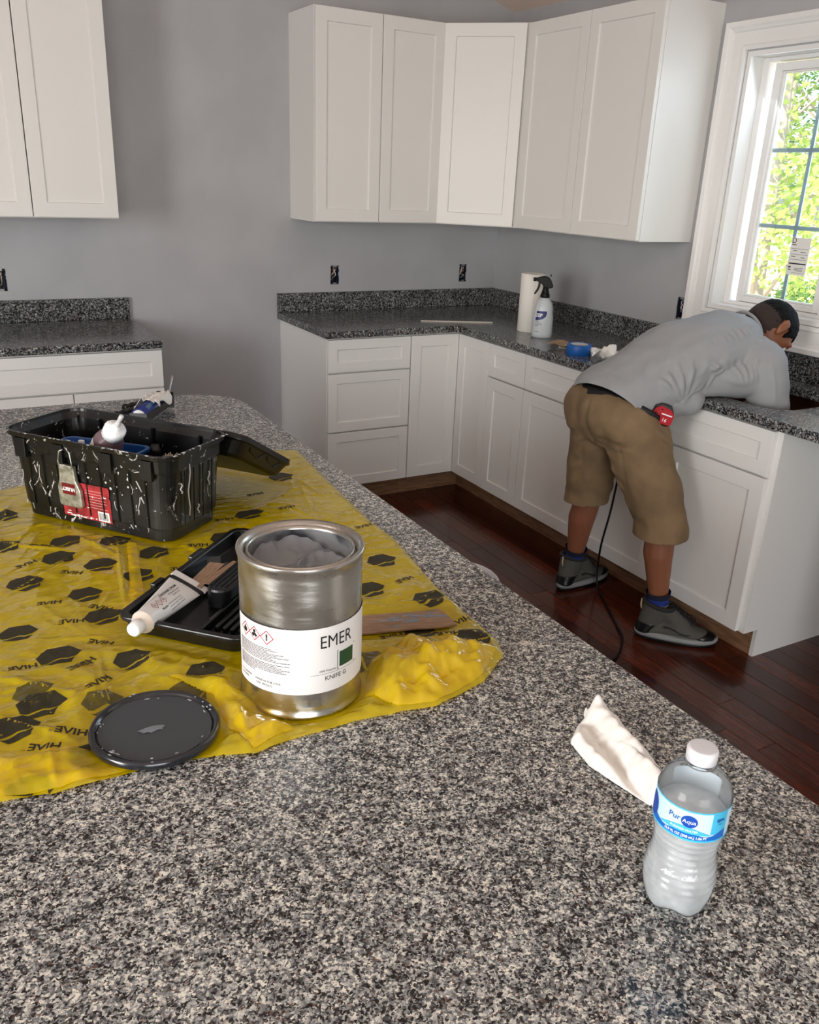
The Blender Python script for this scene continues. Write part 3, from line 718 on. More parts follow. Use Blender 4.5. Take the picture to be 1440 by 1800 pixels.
# folded-over flaps of the same film
def flap(poly, dz, amp, freq, seed):
    G = facet(GX, GY, freq, int(seed * 10), 3)
    def hf(x_, y_, d):
        q = onsheet(x_, y_); b0 = q.z if q else CT + .003
        return b0 + .0012 + min(1, d / .02) * (dz + amp * max(0, bil(G, x_, y_)))
    return obj('folded_flap', sheet_mesh(poly, hf, .003), M['film'], sheet, smooth=True)
flap([(-2.552, -3.515), (-2.58, -3.47), (-2.545, -3.41), (-2.50, -3.375), (-2.455, -3.365), (-2.42, -3.40), (-2.375, -3.43), (-2.345, -3.455), (-2.40, -3.50), (-2.498, -3.527)], .004, .010, 13, 3.3)
flap([(-2.765, -2.80), (-2.748, -2.80), (-2.79, -3.06), (-2.825, -3.11), (-2.838, -3.10), (-2.80, -2.99)], .003, .002, 30, 1.3)
flap([(-2.82, -3.30), (-2.74, -3.34), (-2.72, -3.40), (-2.70, -3.50), (-2.76, -3.515), (-2.775, -3.46), (-2.77, -3.38)], .003, .007, 14, 5.3)
flap([(-3.05, -3.40), (-2.96, -3.41), (-2.92, -3.45), (-2.90, -3.485), (-2.99, -3.485), (-3.06, -3.472)], .002, .004, 14, 7.3)

# ------------------------------------------------------------------ metal can of knife-grade adhesive
def can_metal():
    m = mat('tin_plate', rgb(196, 194, 188), .24, 1); L = m.node_tree.links; b = m.node_tree.nodes['Principled BSDF']
    tc = N(m, 'ShaderNodeTexCoord'); nz = N(m, 'ShaderNodeTexNoise'); nz.inputs['Scale'].default_value = 18; nz.inputs['Detail'].default_value = 5
    L.new(tc.outputs['Object'], nz.inputs['Vector']); r = ramp(m, [(.3, (.16, .16, .16, 1)), (.7, (.42, .42, .42, 1))]); L.new(nz.outputs['Fac'], r.inputs[0]); L.new(r.outputs[0], b.inputs['Roughness'])
    mp = N(m, 'ShaderNodeMapping'); mp.inputs['Scale'].default_value = (1, 1, 6); L.new(tc.outputs['Object'], mp.inputs[0])
    n2 = N(m, 'ShaderNodeTexNoise'); n2.inputs['Scale'].default_value = 9; n2.inputs['Detail'].default_value = 3; L.new(mp.outputs[0], n2.inputs['Vector'])
    bp = N(m, 'ShaderNodeBump'); bp.inputs['Strength'].default_value = .35; bp.inputs['Distance'].default_value = .003; L.new(n2.outputs['Fac'], bp.inputs['Height']); L.new(bp.outputs[0], b.inputs['Normal'])
    return m
M['tin'] = can_metal()
M['goo'] = mat('grey_adhesive_paste', rgb(146, 152, 158), .2, spec=.6, bump=(30, .5, .006))
M['goodark'] = mat('dark_grey_adhesive', rgb(48, 52, 57), .22, spec=.6)
M['label'] = mat('white_label_paper', rgb(232, 230, 228), .45)
M['red'] = mat('red_ink', rgb(176, 40, 56), .5); M['green'] = mat('dark_green_ink', rgb(24, 70, 40), .5)
CZ = CT + .003; cr, ch = .0846, .2235
can = empty('metal_can', 'open gallon tin of grey adhesive with a white label, on the yellow sheet', 'can', (CAN.x, CAN.y, CZ))
bm = bmesh.new()
pr_ = [(cr - .006, .003), (cr - .002, .0), (cr + .0012, .0015), (cr + .0012, .005), (cr - .0008, .0075)]
pr_ += [(cr - .0006, .0075 + k * (ch - .02) / 30) for k in range(1, 30)] + [(cr - .0004, ch - .010), (cr + .0012, ch - .006), (cr + .0022, ch - .001), (cr + .001, ch + .0015), (cr - .0035, ch), (cr - .0075, ch - .003), (cr - .0085, ch - .0105), (cr - .0105, ch - .0105), (cr - .0115, ch - .003), (cr - .0135, ch - .002), (cr - .0145, ch - .008)]
def dent(r, z_, a):
    d = 0
    for (aa, zz, wd, am) in ((-1.9, .10, .03, .003), (3.6, .14, .035, .004), (-2.4, .035, .03, .0025), (-.9, .18, .03, .0015), (3.3, .07, .03, .003)):
        da = (a - aa + PI) % (2 * PI) - PI; d += am * math.exp(-(da * r / wd) ** 2 - ((z_ - zz) / wd) ** 2)
    if r < cr - .004 or z_ > ch - .012 or z_ < .009: d = 0
    return ((r - d) * math.cos(a), (r - d) * math.sin(a), z_)
lathe(bm, pr_, 96, dent); body = obj('can_body', bm, M['tin'], can)
ang0 = math.atan2(-4.39 - CAN.y, -3.05 - CAN.x)   # side facing the viewer
bm = bmesh.new(); lathe(bm, [(cr - .0145, ch - .008), (cr - .0085, ch - .03), (cr - .006, ch - .06), (cr - .006, .02), (0.0005, .019)], 64, cap1=False); obj('inner_wall', bm, mottle(mat('smeared_inner_wall', rgb(120, 122, 124), .3, 0), rgb(58, 61, 66), rgb(148, 149, 150), 14, 3, .42, .56), can)
def paste(u, v_):
    r = (cr - .0065) * u; a = 2 * PI * v_; x_, y_ = r * math.cos(a), r * math.sin(a)
    n_ = 1 - abs(noise.noise((x_ * 26, y_ * 26, .7))) * 2; e = u ** 3
    z_ = ch - .058 + .020 * n_ * (1 - .3 * u) + .028 * e * max(0, noise.noise((math.cos(a) * 1.5, math.sin(a) * 1.5, 5))) + .006 * noise.noise((x_ * 90, y_ * 90, 3))
    # bank of paste on the side away from the viewer
    z_ += .026 * max(0, -(x_ * math.cos(ang0) + y_ * math.sin(ang0)) / cr) * u
    return (x_, y_, min(z_, ch - .012))
obj('adhesive_paste', grid(26, 96, paste), M['goo'], can, smooth=True)
bm = bmesh.new(); lathe(bm, [(cr - .0085, ch - .0098), (cr - .0105, ch - .0098)], 96); obj('paste_ring', bm, M['goodark'], can, label='dark paste caught in the rim groove')
# label wrapped round the can: s = arc length, from its left edge
LB0, LB1 = .040, .138; lab_left = ang0 - 1.30; lr = cr + .0002
def onlab(s, z_, e=.0): return ((lr + e) * math.cos(lab_left + s / lr), (lr + e) * math.sin(lab_left + s / lr), z_)
bm = grid(60, 4, lambda u, v_: onlab(u * .30, LB0 + (LB1 - LB0) * v_, .0003)); obj('paper_label', bm, M['label'], can, smooth=True)
plab = can
def lab_text(s, size, s0, z_, m, nm='label_print', bold=0, sx=1.0):
    obj(nm, mapped(text_bm(s, size, .006, bold=bold, sx=sx), lambda x_, y_: onlab(s0 + x_, z_ + y_, .0007)), m, can)
for k, s0 in enumerate((.022, .042, .063)):
    zc = LB1 - .0165; hs = .0108; hi = .0092
    b = bmesh.new()
    o4 = [(hs, 0), (0, hs), (-hs, 0), (0, -hs)]; i4 = [(hi, 0), (0, hi), (-hi, 0), (0, -hi)]
    for q in range(4):
        b.faces.new([b.verts.new((*p_, 0)) for p_ in (o4[q], o4[(q + 1) % 4], i4[(q + 1) % 4], i4[q])])
    obj('hazard_diamond', mapped(b, lambda x_, y_: onlab(s0 + x_, zc + y_, .0007)), M['red'], can)
    if k == 2: lab_text('!', .0125, s0, zc, M['ink'], 'hazard_mark', bold=.0006)
    elif k == 0:
        fl_ = [(-.0035, -.003), (-.0045, .0), (-.003, .002), (-.002, .0005), (-.0015, .004), (.001, .006), (.0012, .003), (.0035, .002), (.0045, -.001), (.003, -.004), (-.001, -.0045)]
        obj('hazard_mark', mapped(rects([fl_], .003), lambda x_, y_: onlab(s0 + x_, zc + y_, .0007)), M['ink'], can)
    else:
        c8 = [(.0025 * math.cos(a), .0038 + .0026 * math.sin(a)) for a in [i * PI / 5 for i in range(10)]]
        bd = [(-.0055, -.0015), (-.002, .0012), (.002, .0012), (.0055, -.0015), (.003, -.005), (0, -.0025), (-.002, -.0055)]
        obj('hazard_mark', mapped(rects([c8, bd], .004), lambda x_, y_: onlab(s0 + x_, zc + y_, .0007)), M['ink'], can)
lines = []; rl = random.Random(3); z_ = LB1 - .0335
for k in range(18):
    L_ = rl.uniform(.055, .088) if k not in (9,) else 0; x0 = .008
    if k > 15: L_ = rl.uniform(.03, .045)
    q = x0
    while q < x0 + L_:
        ww = rl.uniform(.003, .011); 
        lines.append([(q, z_), (min(q + ww, x0 + L_), z_), (min(q + ww, x0 + L_), z_ + .0009), (q, z_ + .0009)]); q += ww + .0008
    z_ -= .00225
b = bmesh.new()
for p_ in lines: b.faces.new([b.verts.new(onlab(x_, y_, .0007)) for x_, y_ in p_])
obj('fine_print', b, mat('grey_ink', rgb(70, 68, 70), .6), can)['kind'] = 'stuff'
lab_text('MADE IN THE U.S.A', .0046, .062, LB0 + .0145, M['ink']); lab_text('EXP. 09/23/22', .0046, .057, LB0 + .0088, M['ink'])
lab_text('Batch #220340', .0042, .0215, LB0 + .0155, M['ink']); lab_text('S01018082', .0042, .0185, LB0 + .010, M['ink'])
lab_text('EMER', .0265, .160, LB1 - .0225, M['ink'], sx=.82)
lab_text('KNIFE G', .0095, .159, LB0 + .021, M['ink']); lab_text('100% Polyester', .0042, .146, LB0 + .033, M['ink'])
b = rects([[(.122, LB0 + .0282), (.2, LB0 + .0282), (.2, LB0 + .0286), (.122, LB0 + .0286)]], .01); obj('label_rule', mapped(b, lambda x_, y_: onlab(x_, y_, .0007)), M['ink'], can)
b = rects([[(.164, LB1 - .065), (.19, LB1 - .065), (.19, LB1 - .042), (.164, LB1 - .042)]], .006); obj('label_square', mapped(b, lambda x_, y_: onlab(x_, y_, .0007)), M['green'], can)
b = bmesh.new()
for q in ((.1605, LB1 - .068, .0008, .029), (.1605, LB1 - .068, .034, .0008), (.1605, LB1 - .0398, .034, .0008)): b.faces.new([b.verts.new(onlab(x_, y_, .0007)) for x_, y_ in ((q[0], q[1]), (q[0] + q[2], q[1]), (q[0] + q[2], q[1] + q[3]), (q[0], q[1] + q[3]))])
obj('label_square_outline', b, M['ink'], can)

# ------------------------------------------------------------------ can lid
M['lidblack'] = mat('dark_lid_enamel', rgb(30, 34, 40), .18, spec=.6, coat=.3)
lid = empty('can_lid', 'round dark can lid lying on the yellow sheet in front of the tin', 'lid', (LID.x, LID.y, CT + .0045))
bm = bmesh.new(); r0 = .0828
lathe(bm, [(.0005, .0065), (.050, .0065), (r0 - .0125, .0065), (r0 - .011, .0045), (r0 - .0095, .0045), (r0 - .008, .009), (r0 - .005, .0115), (r0 - .002, .011), (r0, .008), (r0, .002), (r0 - .002, .0), (r0 - .004, .002), (r0 - .006, .004), (.0005, .004)], 96)
lo_ = obj('lid_plate', bm, M['lidblack'], lid); lid.rotation_euler = (.0, .02, 0)
def smear(u, v_):
    a = 2 * PI * v_; r = (.0715) * u
    return (r * math.cos(a), r * math.sin(a), .0069 + .0003 * noise.noise((r * math.cos(a) * 60, r * math.sin(a) * 60, 0)))
obj('adhesive_film', grid(14, 72, smear), mat('dark_grey_smear', rgb(66, 71, 76), .24, spec=.6), lid, smooth=True)
bm = bmesh.new()
ring = [bm.verts.new((.017 * (1 + .35 * noise.noise((math.cos(a) * 2, math.sin(a) * 2, 1))) * math.cos(a) - .005, .006 * (1 + .6 * noise.noise((math.cos(a) * 3, math.sin(a) * 3, 4))) * math.sin(a) - .004, .0076)) for a in [2 * PI * k / 22 for k in range(22)]]
cv = bm.verts.new((-.005, -.004, .0088))
for k in range(22): bm.faces.new((ring[k], ring[(k + 1) % 22], cv))
obj('paste_dab', bm, mat('pale_grey_paste', rgb(128, 134, 142), .3), lid, smooth=True)
bm = bmesh.new(); rl = random.Random(9)
for k in range(26):
    a = rl.uniform(0, 2 * PI); r = rl.uniform(.066, .081); s = rl.uniform(.0006, .0018)
    bmesh.ops.create_icosphere(bm, subdivisions=1, radius=s, matrix=Matrix.Translation((r * math.cos(a), r * math.sin(a), .0075 if r < .072 else .0115)) @ Matrix.Rotation(a, 4, 'Z') @ Matrix.Diagonal((1, rl.uniform(1, 3.5), .4, 1)))
obj('paste_specks', bm, mat('pale_paste', rgb(170, 174, 178), .4), lid)['kind'] = 'stuff'

# ------------------------------------------------------------------ water bottle
def clear_plastic(name, col, rough):
    m = bpy.data.materials.new(name); m.use_nodes = True; n = m.node_tree.nodes; L = m.node_tree.links; n.clear()
    out = n.new('ShaderNodeOutputMaterial'); tr = n.new('ShaderNodeBsdfTransparent'); tr.inputs[0].default_value = col
    gl = n.new('ShaderNodeBsdfGlossy'); gl.inputs['Roughness'].default_value = rough; df = n.new('ShaderNodeBsdfTranslucent'); df.inputs[0].default_value = (.9, .93, .95, 1)
    lw = n.new('ShaderNodeLayerWeight'); lw.inputs[0].default_value = .22
    m1 = n.new('ShaderNodeMixShader'); m1.inputs[0].default_value = .10; L.new(tr.outputs[0], m1.inputs[1]); L.new(df.outputs[0], m1.inputs[2])
    m2 = n.new('ShaderNodeMixShader'); L.new(lw.outputs['Fresnel'], m2.inputs[0]); L.new(m1.outputs[0], m2.inputs[1]); L.new(gl.outputs[0], m2.inputs[2]); L.new(m2.outputs[0], out.inputs[0]); return m
M['pet'] = clear_plastic('clear_bottle_plastic', (.985, .99, .99, 1), .04)
def icy():
    m = bpy.data.materials.new('frosty_water'); m.use_nodes = True; n = m.node_tree.nodes; L = m.node_tree.links; n.clear()
    out = n.new('ShaderNodeOutputMaterial'); tr = n.new('ShaderNodeBsdfTransparent'); tr.inputs[0].default_value = (.93, .95, .96, 1)
    df = n.new('ShaderNodeBsdfDiffuse'); df.inputs[0].default_value = (.93, .95, .96, 1); tl = n.new('ShaderNodeBsdfTranslucent'); tl.inputs[0].default_value = (.9, .93, .95, 1); gl = n.new('ShaderNodeBsdfGlossy'); gl.inputs['Roughness'].default_value = .12
    tc = n.new('ShaderNodeTexCoord'); nz = n.new('ShaderNodeTexNoise'); nz.inputs['Scale'].default_value = 38; nz.inputs['Detail'].default_value = 4; L.new(tc.outputs['Object'], nz.inputs['Vector'])
    mr = n.new('ShaderNodeMapRange'); mr.inputs[1].default_value = .35; mr.inputs[2].default_value = .65; mr.inputs[3].default_value = .68; mr.inputs[4].default_value = 1.0; L.new(nz.outputs['Fac'], mr.inputs[0])
    bp = n.new('ShaderNodeBump'); bp.inputs['Strength'].default_value = .9; bp.inputs['Distance'].default_value = .006; L.new(nz.outputs['Fac'], bp.inputs['Height']); L.new(bp.outputs[0], gl.inputs['Normal'])
    a = n.new('ShaderNodeMixShader'); a.inputs[0].default_value = .5; L.new(df.outputs[0], a.inputs[1]); L.new(tl.outputs[0], a.inputs[2])
    b = n.new('ShaderNodeMixShader'); L.new(mr.outputs[0], b.inputs[0]); L.new(tr.outputs[0], b.inputs[1]); L.new(a.outputs[0], b.inputs[2])
    c = n.new('ShaderNodeMixShader'); c.inputs[0].default_value = .12; L.new(b.outputs[0], c.inputs[1]); L.new(gl.outputs[0], c.inputs[2]); L.new(c.outputs[0], out.inputs[0]); return m
M['ice'] = icy()
BC = V((-2.4476, -3.9357)); br = .0365
bot = empty('water_bottle', 'small clear water bottle with blue label and white cap, standing on the island', 'bottle', (BC.x, BC.y, CT))
bz = .19
prof = []
zz = [0.0, .004, .010, .02, .035, .05, .062, .072, .082, .092, .1, .104, .138, .144, .150, .157, .163, .168, .171, .174]
rr_ = [.027, .032, .0352, .0362, .0360, .0345, .0318, .0308, .0315, .0335, .0352, .0356, .0356, .0350, .0325, .0275, .0215, .0165, .0138, .0132]
def rad(z_):
    for i in range(len(zz) - 1):
        if z_ <= zz[i + 1]:
            t_ = (z_ - zz[i]) / (zz[i + 1] - zz[i]); t_ = t_ * t_ * (3 - 2 * t_); r = rr_[i] * (1 - t_) + rr_[i + 1] * t_; break
    else: r = rr_[-1]
    if .026 < z_ < .103: r += .0009 * math.sin((z_ - .026) / .0082 * 2 * PI) * min(1, (z_ - .026) / .01) * min(1, (.103 - z_) / .006)
    return r
def botfn(sc=1.0):
    def fn(r, z_, a):
        k = max(0, 1 - z_ / .026); rr2 = r * sc * (1 - .10 * k * (.5 + .5 * math.cos(5 * a)))
        return (rr2 * math.cos(a + z_ * 3), rr2 * math.sin(a + z_ * 3), z_ + .006 * k * k * (.5 + .5 * math.cos(5 * a)))
    return fn
bm = bmesh.new(); P_ = [(.006, .006), (.02, .001)] + [(rad(z_), z_) for z_ in [i * .0018 for i in range(97)]]
lathe(bm, P_, 72, botfn()); obj('bottle_wall', bm, M['pet'], bot)
bm = bmesh.new(); P_ = [(.004, .0075), (.019, .0035)] + [(rad(z_) - .0012, max(z_, .0025)) for z_ in [i * .003 for i in range(1, 40)]] + [(.02, .118), (.0004, .1185)]
lathe(bm, P_, 48, botfn()); obj('icy_water', bm, M['ice'], bot, label='frosty water filling the lower two thirds')
M['cap'] = mat('white_cap', rgb(236, 236, 240), .35, Transmission_Weight=.15)
bm = bmesh.new(); lathe(bm, [(.0138, .174), (.0148, .1745), (.0148, .186), (.0138, .1882), (.0118, .1886), (.0004, .1882)], 60, lambda r, z_, a: ((r + (.00025 * math.cos(30 * a) if .1746 < z_ < .187 else 0)) * math.cos(a), (r + (.00025 * math.cos(30 * a) if .1746 < z_ < .187 else 0)) * math.sin(a), z_))
obj('cap', bm, M['cap'], bot)
bm = bmesh.new(); lathe(bm, [(.0134, .1705), (.0158, .1708), (.0158, .1722), (.0134, .1725)], 48); obj('neck_ring', bm, M['pet'], bot)
bang = math.atan2(-4.39 - BC.y, -3.05 - BC.x) ; bl = bang - .15
b_r = .0360; Lz0, Lz1 = .1035, .1385
def onb(s, z_, e=0): return ((b_r + e) * math.cos(bl + s / b_r), (b_r + e) * math.sin(bl + s / b_r), z_)
def labm(name, fn):
    m = mat(name, rough=.35); return m
M['lb_light'] = mat('pale_blue_label', rgb(196, 230, 246), .35); M['lb_blue'] = mat('blue_label_ink', rgb(20, 104, 196), .35); M['lb_cyan'] = mat('cyan_label_ink', rgb(70, 186, 226), .35); M['lb_navy'] = mat('deep_blue_ink', rgb(26, 74, 170), .35)
obj('bottle_label', grid(96, 3, lambda u, v_: onb((u - .5) * 2 * PI * b_r, Lz0 + (Lz1 - Lz0) * v_)), M['lb_light'], bot, smooth=True)
obj('label_back', grid(72, 2, lambda u, v_: onb((u - .5) * 2 * PI * b_r, Lz0 + (Lz1 - Lz0) * v_, -.0003)), mat('white_label_back', rgb(226, 236, 242), .5), bot, smooth=True)
def lab_band(name, lo, hi, s0, s1, m, n_=40, e=.0003):
    obj(name, grid(n_, 2, lambda u, v_: onb(s0 + (s1 - s0) * u, lo(u) + (hi(u) - lo(u)) * v_, e)), m, bot, smooth=True)
hw = PI * b_r
lab_band('label_edge_band', lambda u: Lz1 - .0016, lambda u: Lz1, -hw, hw, M['lb_cyan'], 90)
lab_band('label_edge_band', lambda u: Lz0, lambda u: Lz0 + .002, -hw, hw, M['lb_cyan'], 90)
lab_band('label_wave', lambda u: Lz0 + .002, lambda u: Lz0 + .0095 + .003 * math.cos(u * 4 * PI), -.040, .046, M['lb_blue'], 60)
lab_band('label_swoosh', lambda u: Lz0 + .0080 + .001 * math.sin(u * PI), lambda u: Lz0 + .0085 + .0078 * math.sin(u * PI), -.024, .028, M['lb_cyan'], 40, .0005)
lab_band('label_drop', lambda u: Lz0 + .0155 - .0125 * math.sqrt(max(0, 1 - (2 * u - 1) ** 2)), lambda u: Lz0 + .0165 + .0125 * math.sqrt(max(0, 1 - (2 * u - 1) ** 2)), -.050, -.030, M['lb_navy'], 24, .0005)
lab_band('label_tint', lambda u: Lz0 + .009, lambda u: Lz1 - .0018, .028, .046, M['lb_cyan'], 12, .00025)
c0 = .006; lab_band('logo_disc', lambda u: Lz0 + .0225 - .0068 * math.sqrt(max(0, 1 - (2 * u - 1) ** 2)), lambda u: Lz0 + .0225 + .0068 * math.sqrt(max(0, 1 - (2 * u - 1) ** 2)), c0 - .0078, c0 + .0078, M['lb_navy'], 24, .0007)
M['whiteink'] = mat('white_ink', rgb(245, 248, 250), .4)
def btext(s, size, s0, z_, m, bold=0, e=.0009, sx=1): obj('label_print', mapped(text_bm(s, size, .004, bold=bold, sx=sx), lambda x_, y_: onb(s0 + x_, z_ + y_, e)), m, bot)
btext('Aqua', .0062, c0, Lz0 + .0225, M['whiteink']); btext('Pur', .0085, -.0085, Lz0 + .0235, M['lb_navy'])
btext('PURIFIED WATER', .0034, .002, Lz0 + .0122, M['whiteink'], .00005); btext('16.9 FL OZ (500 mL) 1.06 PT', .0042, .004, Lz0 + .0052, M['whiteink'], .0001, sx=.82)
btext('BPA', .0052, .037, Lz0 + .025, M['lb_navy'], .0001); btext('FREE', .0024, .037, Lz0 + .0205, M['lb_navy'])

# ------------------------------------------------------------------ crumpled paper towel
M['towel'] = mat('paper_towel', rgb(245, 243, 237), .9, bump=(900, .25, .0006), Subsurface_Weight=.0)
tw = [(-2.379, -3.68), (-2.345, -3.655), (-2.313, -3.64), (-2.29, -3.648), (-2.285, -3.671), (-2.303, -3.724), (-2.311, -3.785), (-2.325, -3.845), (-2.352, -3.85), (-2.372, -3.82), (-2.380, -3.776), (-2.388, -3.73)]
def towel_h(x_, y_, d=None):
    if d is None: d = near_pt((x_, y_), tw)[0]
    e = min(1, d / .012); e = e * (2 - e)
    ax = x_ - (-2.318 + (y_ + 3.66) * .22)           # ridge line
    ridge = math.exp(-(ax / .014) ** 2) * .020; groove = -math.exp(-((ax + .022) / .008) ** 2) * .010
    lip = math.exp(-((ax + .05) / .016) ** 2) * .010
    n_ = .006 * noise.noise((x_ * 45, y_ * 30, 3)) + .004 * noise.noise((x_ * 120, y_ * 90, 8))
    return CT + .0012 + e * max(.001, .009 + ridge + groove + lip + n_)
bm = sheet_mesh(tw, towel_h, .0026)
o = tag(obj('paper_towel', bm, M['towel'], smooth=True), 'crumpled white paper towel lying on the island behind the water bottle', 'paper towel')
md = o.modifiers.new('s', 'SOLIDIFY'); md.thickness = .0008; md.offset = 1
# small upper fold
def fold(u, v_):
    a = V((-2.312, -3.645)).lerp(V((-2.338, -3.84)), u); wd = .016 + .006 * math.sin(u * 6)
    s = (v_ - .5) * 2; x_ = a.x + s * wd; y_ = a.y + .004 * math.sin(v_ * 7)
    return (x_, y_, towel_h(x_, y_) + .002 + .006 * (1 - s * s) * (1 - .5 * u) + .002 * noise.noise((x_ * 80, y_ * 50, 5)))
o2 = obj('folded_layer', grid(50, 14, fold), M['towel'], o, smooth=True)
# ------------------------------------------------------------------ toolbox
def splattered(name, base, rough, thr=.68, sc=26, col=rgb(190, 188, 182)):
    m = mat(name, base, rough, spec=.5, bump=(180, .12, .001)); L = m.node_tree.links; b = m.node_tree.nodes['Principled BSDF']
    tc = N(m, 'ShaderNodeTexCoord'); mp = N(m, 'ShaderNodeMapping'); mp.inputs['Scale'].default_value = (1, 1, .55); L.new(tc.outputs['Object'], mp.inputs[0])
    n1 = N(m, 'ShaderNodeTexNoise'); n1.inputs['Scale'].default_value = sc; n1.inputs['Detail'].default_value = 7; n1.inputs['Roughness'].default_value = .72; n1.inputs['Distortion'].default_value = 1.4; L.new(mp.outputs[0], n1.inputs['Vector'])
    r1 = ramp(m, [(thr, (0, 0, 0, 1)), (thr + .02, (1, 1, 1, 1))]); L.new(n1.outputs['Fac'], r1.inputs[0])
    n2 = N(m, 'ShaderNodeTexNoise'); n2.inputs['Scale'].default_value = 8; n2.inputs['Detail'].default_value = 6; L.new(tc.outputs['Object'], n2.inputs['Vector'])
    r2 = ramp(m, [(.5, (0, 0, 0, 1)), (.78, (.25, .25, .25, 1))]); L.new(n2.outputs['Fac'], r2.inputs[0])
    c = mixc(m, base, rgb(104, 105, 104), r2.outputs[0]); L.new(mixc(m, c, col, r1.outputs[0]), b.inputs['Base Color']); return m
M['blk'] = splattered('black_plastic_splattered', rgb(14, 14, 14), .3, .61, 34)
M['blk2'] = splattered('black_plastic_dusty', rgb(14, 15, 17), .3, .72, 30)
M['blk3'] = mat('black_plastic', rgb(15, 15, 16), .35)
TZ = CT + .003; tz = math.atan2(TU.y, TU.x)   # local x along the long side (toward the viewer's right), local y = away from the viewer
tb = empty('toolbox', 'open black plastic toolbox splattered with white, on the yellow sheet', 'toolbox', (TBC.x, TBC.y, TZ), tz)
HB = .186
def rring(hx, hy, r, n=8): return rrect(-hx, hx, -hy, hy, r, n)
def loft(bm, loops, close_top=False, close_bot=False, smooth=False):
    rs = [[bm.verts.new(p) for p in l] for l in loops]; n_ = len(rs[0])
    for a, b_ in zip(rs, rs[1:]):
        for k in range(n_):
            f = bm.faces.new((a[k], a[(k + 1) % n_], b_[(k + 1) % n_], b_[k])); f.smooth = smooth
    if close_bot: bm.faces.new(rs[0][::-1])
    if close_top: bm.faces.new(rs[-1])
    return bm
def L3(pts, z_): return [(x_, y_, z_) for x_, y_ in pts]
bm = bmesh.new()
outer_p = [(.178, .078, 0.0, .03), (.184, .084, .003, .032), (.186, .086, .026, .034), (.189, .089, .03, .034), (.196, .094, HB - .040, .035), (.2005, .0985, HB - .038, .036), (.202, .100, HB - .012, .036), (.2085, .1055, HB - .010, .04), (.2095, .1065, HB - .001, .04), (.2085, .1055, HB, .04)]
inner_p = [(.2045, .1015, HB, .038), (.2035, .1005, HB - .006, .037), (.196, .094, HB - .020, .034), (.193, .091, HB - .045, .034), (.181, .081, .006, .03)]
loft(bm, [L3(rring(a, b_, r), z_) for a, b_, z_, r in outer_p + inner_p], close_top=True, close_bot=True)
bmesh.ops.recalc_face_normals(bm, faces=bm.faces)
obj('box_body', bm, M['blk'], tb, bevel=.0012)
for k in range(9):     # vertical ribs of the front and back walls
    xx = -.145 + k * .036
    for s in (-1, 1):
        o = obj('rib', box(-.0012, .0012, -.0008, .0008, .03, HB - .042), M['blk'], tb); o.location = (xx, s * .0895, 0); o.rotation_euler = (-s * .055, 0, 0)
for xx in (-.155, -.06, .06, .155):    # stepped pads under the rim
    o = obj('rim_pad', box(-.014, .014, -.0045, .0045, HB - .052, HB - .012), M['blk'], tb, bevel=.001); o.location = (xx, -.1015, 0)
for k in range(4):
    for s in (-1, 1):
        o = obj('rib', box(-.0012, .0012, -.0008, .0008, .03, HB - .042), M['blk'], tb); o.location = (s * .1925, -.045 + k * .03, 0); o.rotation_euler = (0, s * .05, 0)
for xx in (-.18, -.12, .02, .14):      # inner guide fins
    obj('inner_fin', box(xx - .002, xx + .002, .086, .092, HB - .05, HB - .014), M['blk'], tb)
# metal latch on the front with its emblem plate, and the red paper label behind it
M['latch'] = mottle(mat('worn_silver_latch', rgb(176, 178, 165), .35, .75), rgb(150, 152, 138), rgb(206, 207, 198), 60)
def onf(x_, z_, e=0.0):   # point on the sloping front wall
    return (x_, -(.086 + (z_ - .026) * .0667) - .0005 - e, z_)
M['redlab'] = mottle(mat('red_paper_label', rgb(150, 30, 34), .5), rgb(128, 24, 28), rgb(168, 38, 42), 40)
lbx0, lbx1, lbz0, lbz1 = -.070, .052, .020, .098
def torn(u, v_):
    x_ = lbx0 + (lbx1 - lbx0) * u; z_ = lbz0 + (lbz1 - lbz0) * v_
    if u > .98: x_ += .004 * noise.noise((v_ * 9, 0, 1))
    if u < .02: x_ += .004 * noise.noise((v_ * 7, 3, 1))
    return onf(x_, z_, .0032)
obj('paper_label', grid(20, 14, torn), M['redlab'], tb)
bm = bmesh.new()
rl = random.Random(4)
for k in range(34):
    x_ = rl.uniform(lbx0 + .004, lbx1 - .004); z_ = rl.choice([lbz0 + .004, lbz0 + .002, rl.uniform(lbz0, lbz1 - .015)]); L_ = rl.uniform(.002, .014); h = rl.uniform(.0006, .003)
    if x_ + L_ > lbx1: L_ = lbx1 - x_
    q = [bm.verts.new(onf(a, b_, .0036)) for a, b_ in ((x_, z_), (x_ + L_, z_ + rl.uniform(-.002, .002)), (x_ + L_ * .9, z_ + h), (x_, z_ + h))]; bm.faces.new(q)
obj('torn_white_backing', bm, M['paper'], tb)['kind'] = 'stuff'
for xo, zo, n_, hh in ((.024, lbz0 + .004, 12, .016),):
    obj('barcode_panel', mapped(rects([[(xo - .006, zo - .002), (xo + .022, zo - .002), (xo + .022, zo + .019), (xo - .006, zo + .019)]], .05), lambda x_, y_: onf(x_, y_, .0038)), M['paper'], tb)
    bm = bmesh.new()
    for k in range(n_):
        a = xo - .003 + k * .0019; w_ = rl.choice((.0006, .0011))
        bm.faces.new([bm.verts.new(onf(p_, q_, .0041)) for p_, q_ in ((a, zo + .001), (a + w_, zo + .001), (a + w_, zo + hh), (a, zo + hh))])
    obj('barcode_bars', bm, M['ink'], tb)['kind'] = 'stuff'
bm = bmesh.new()
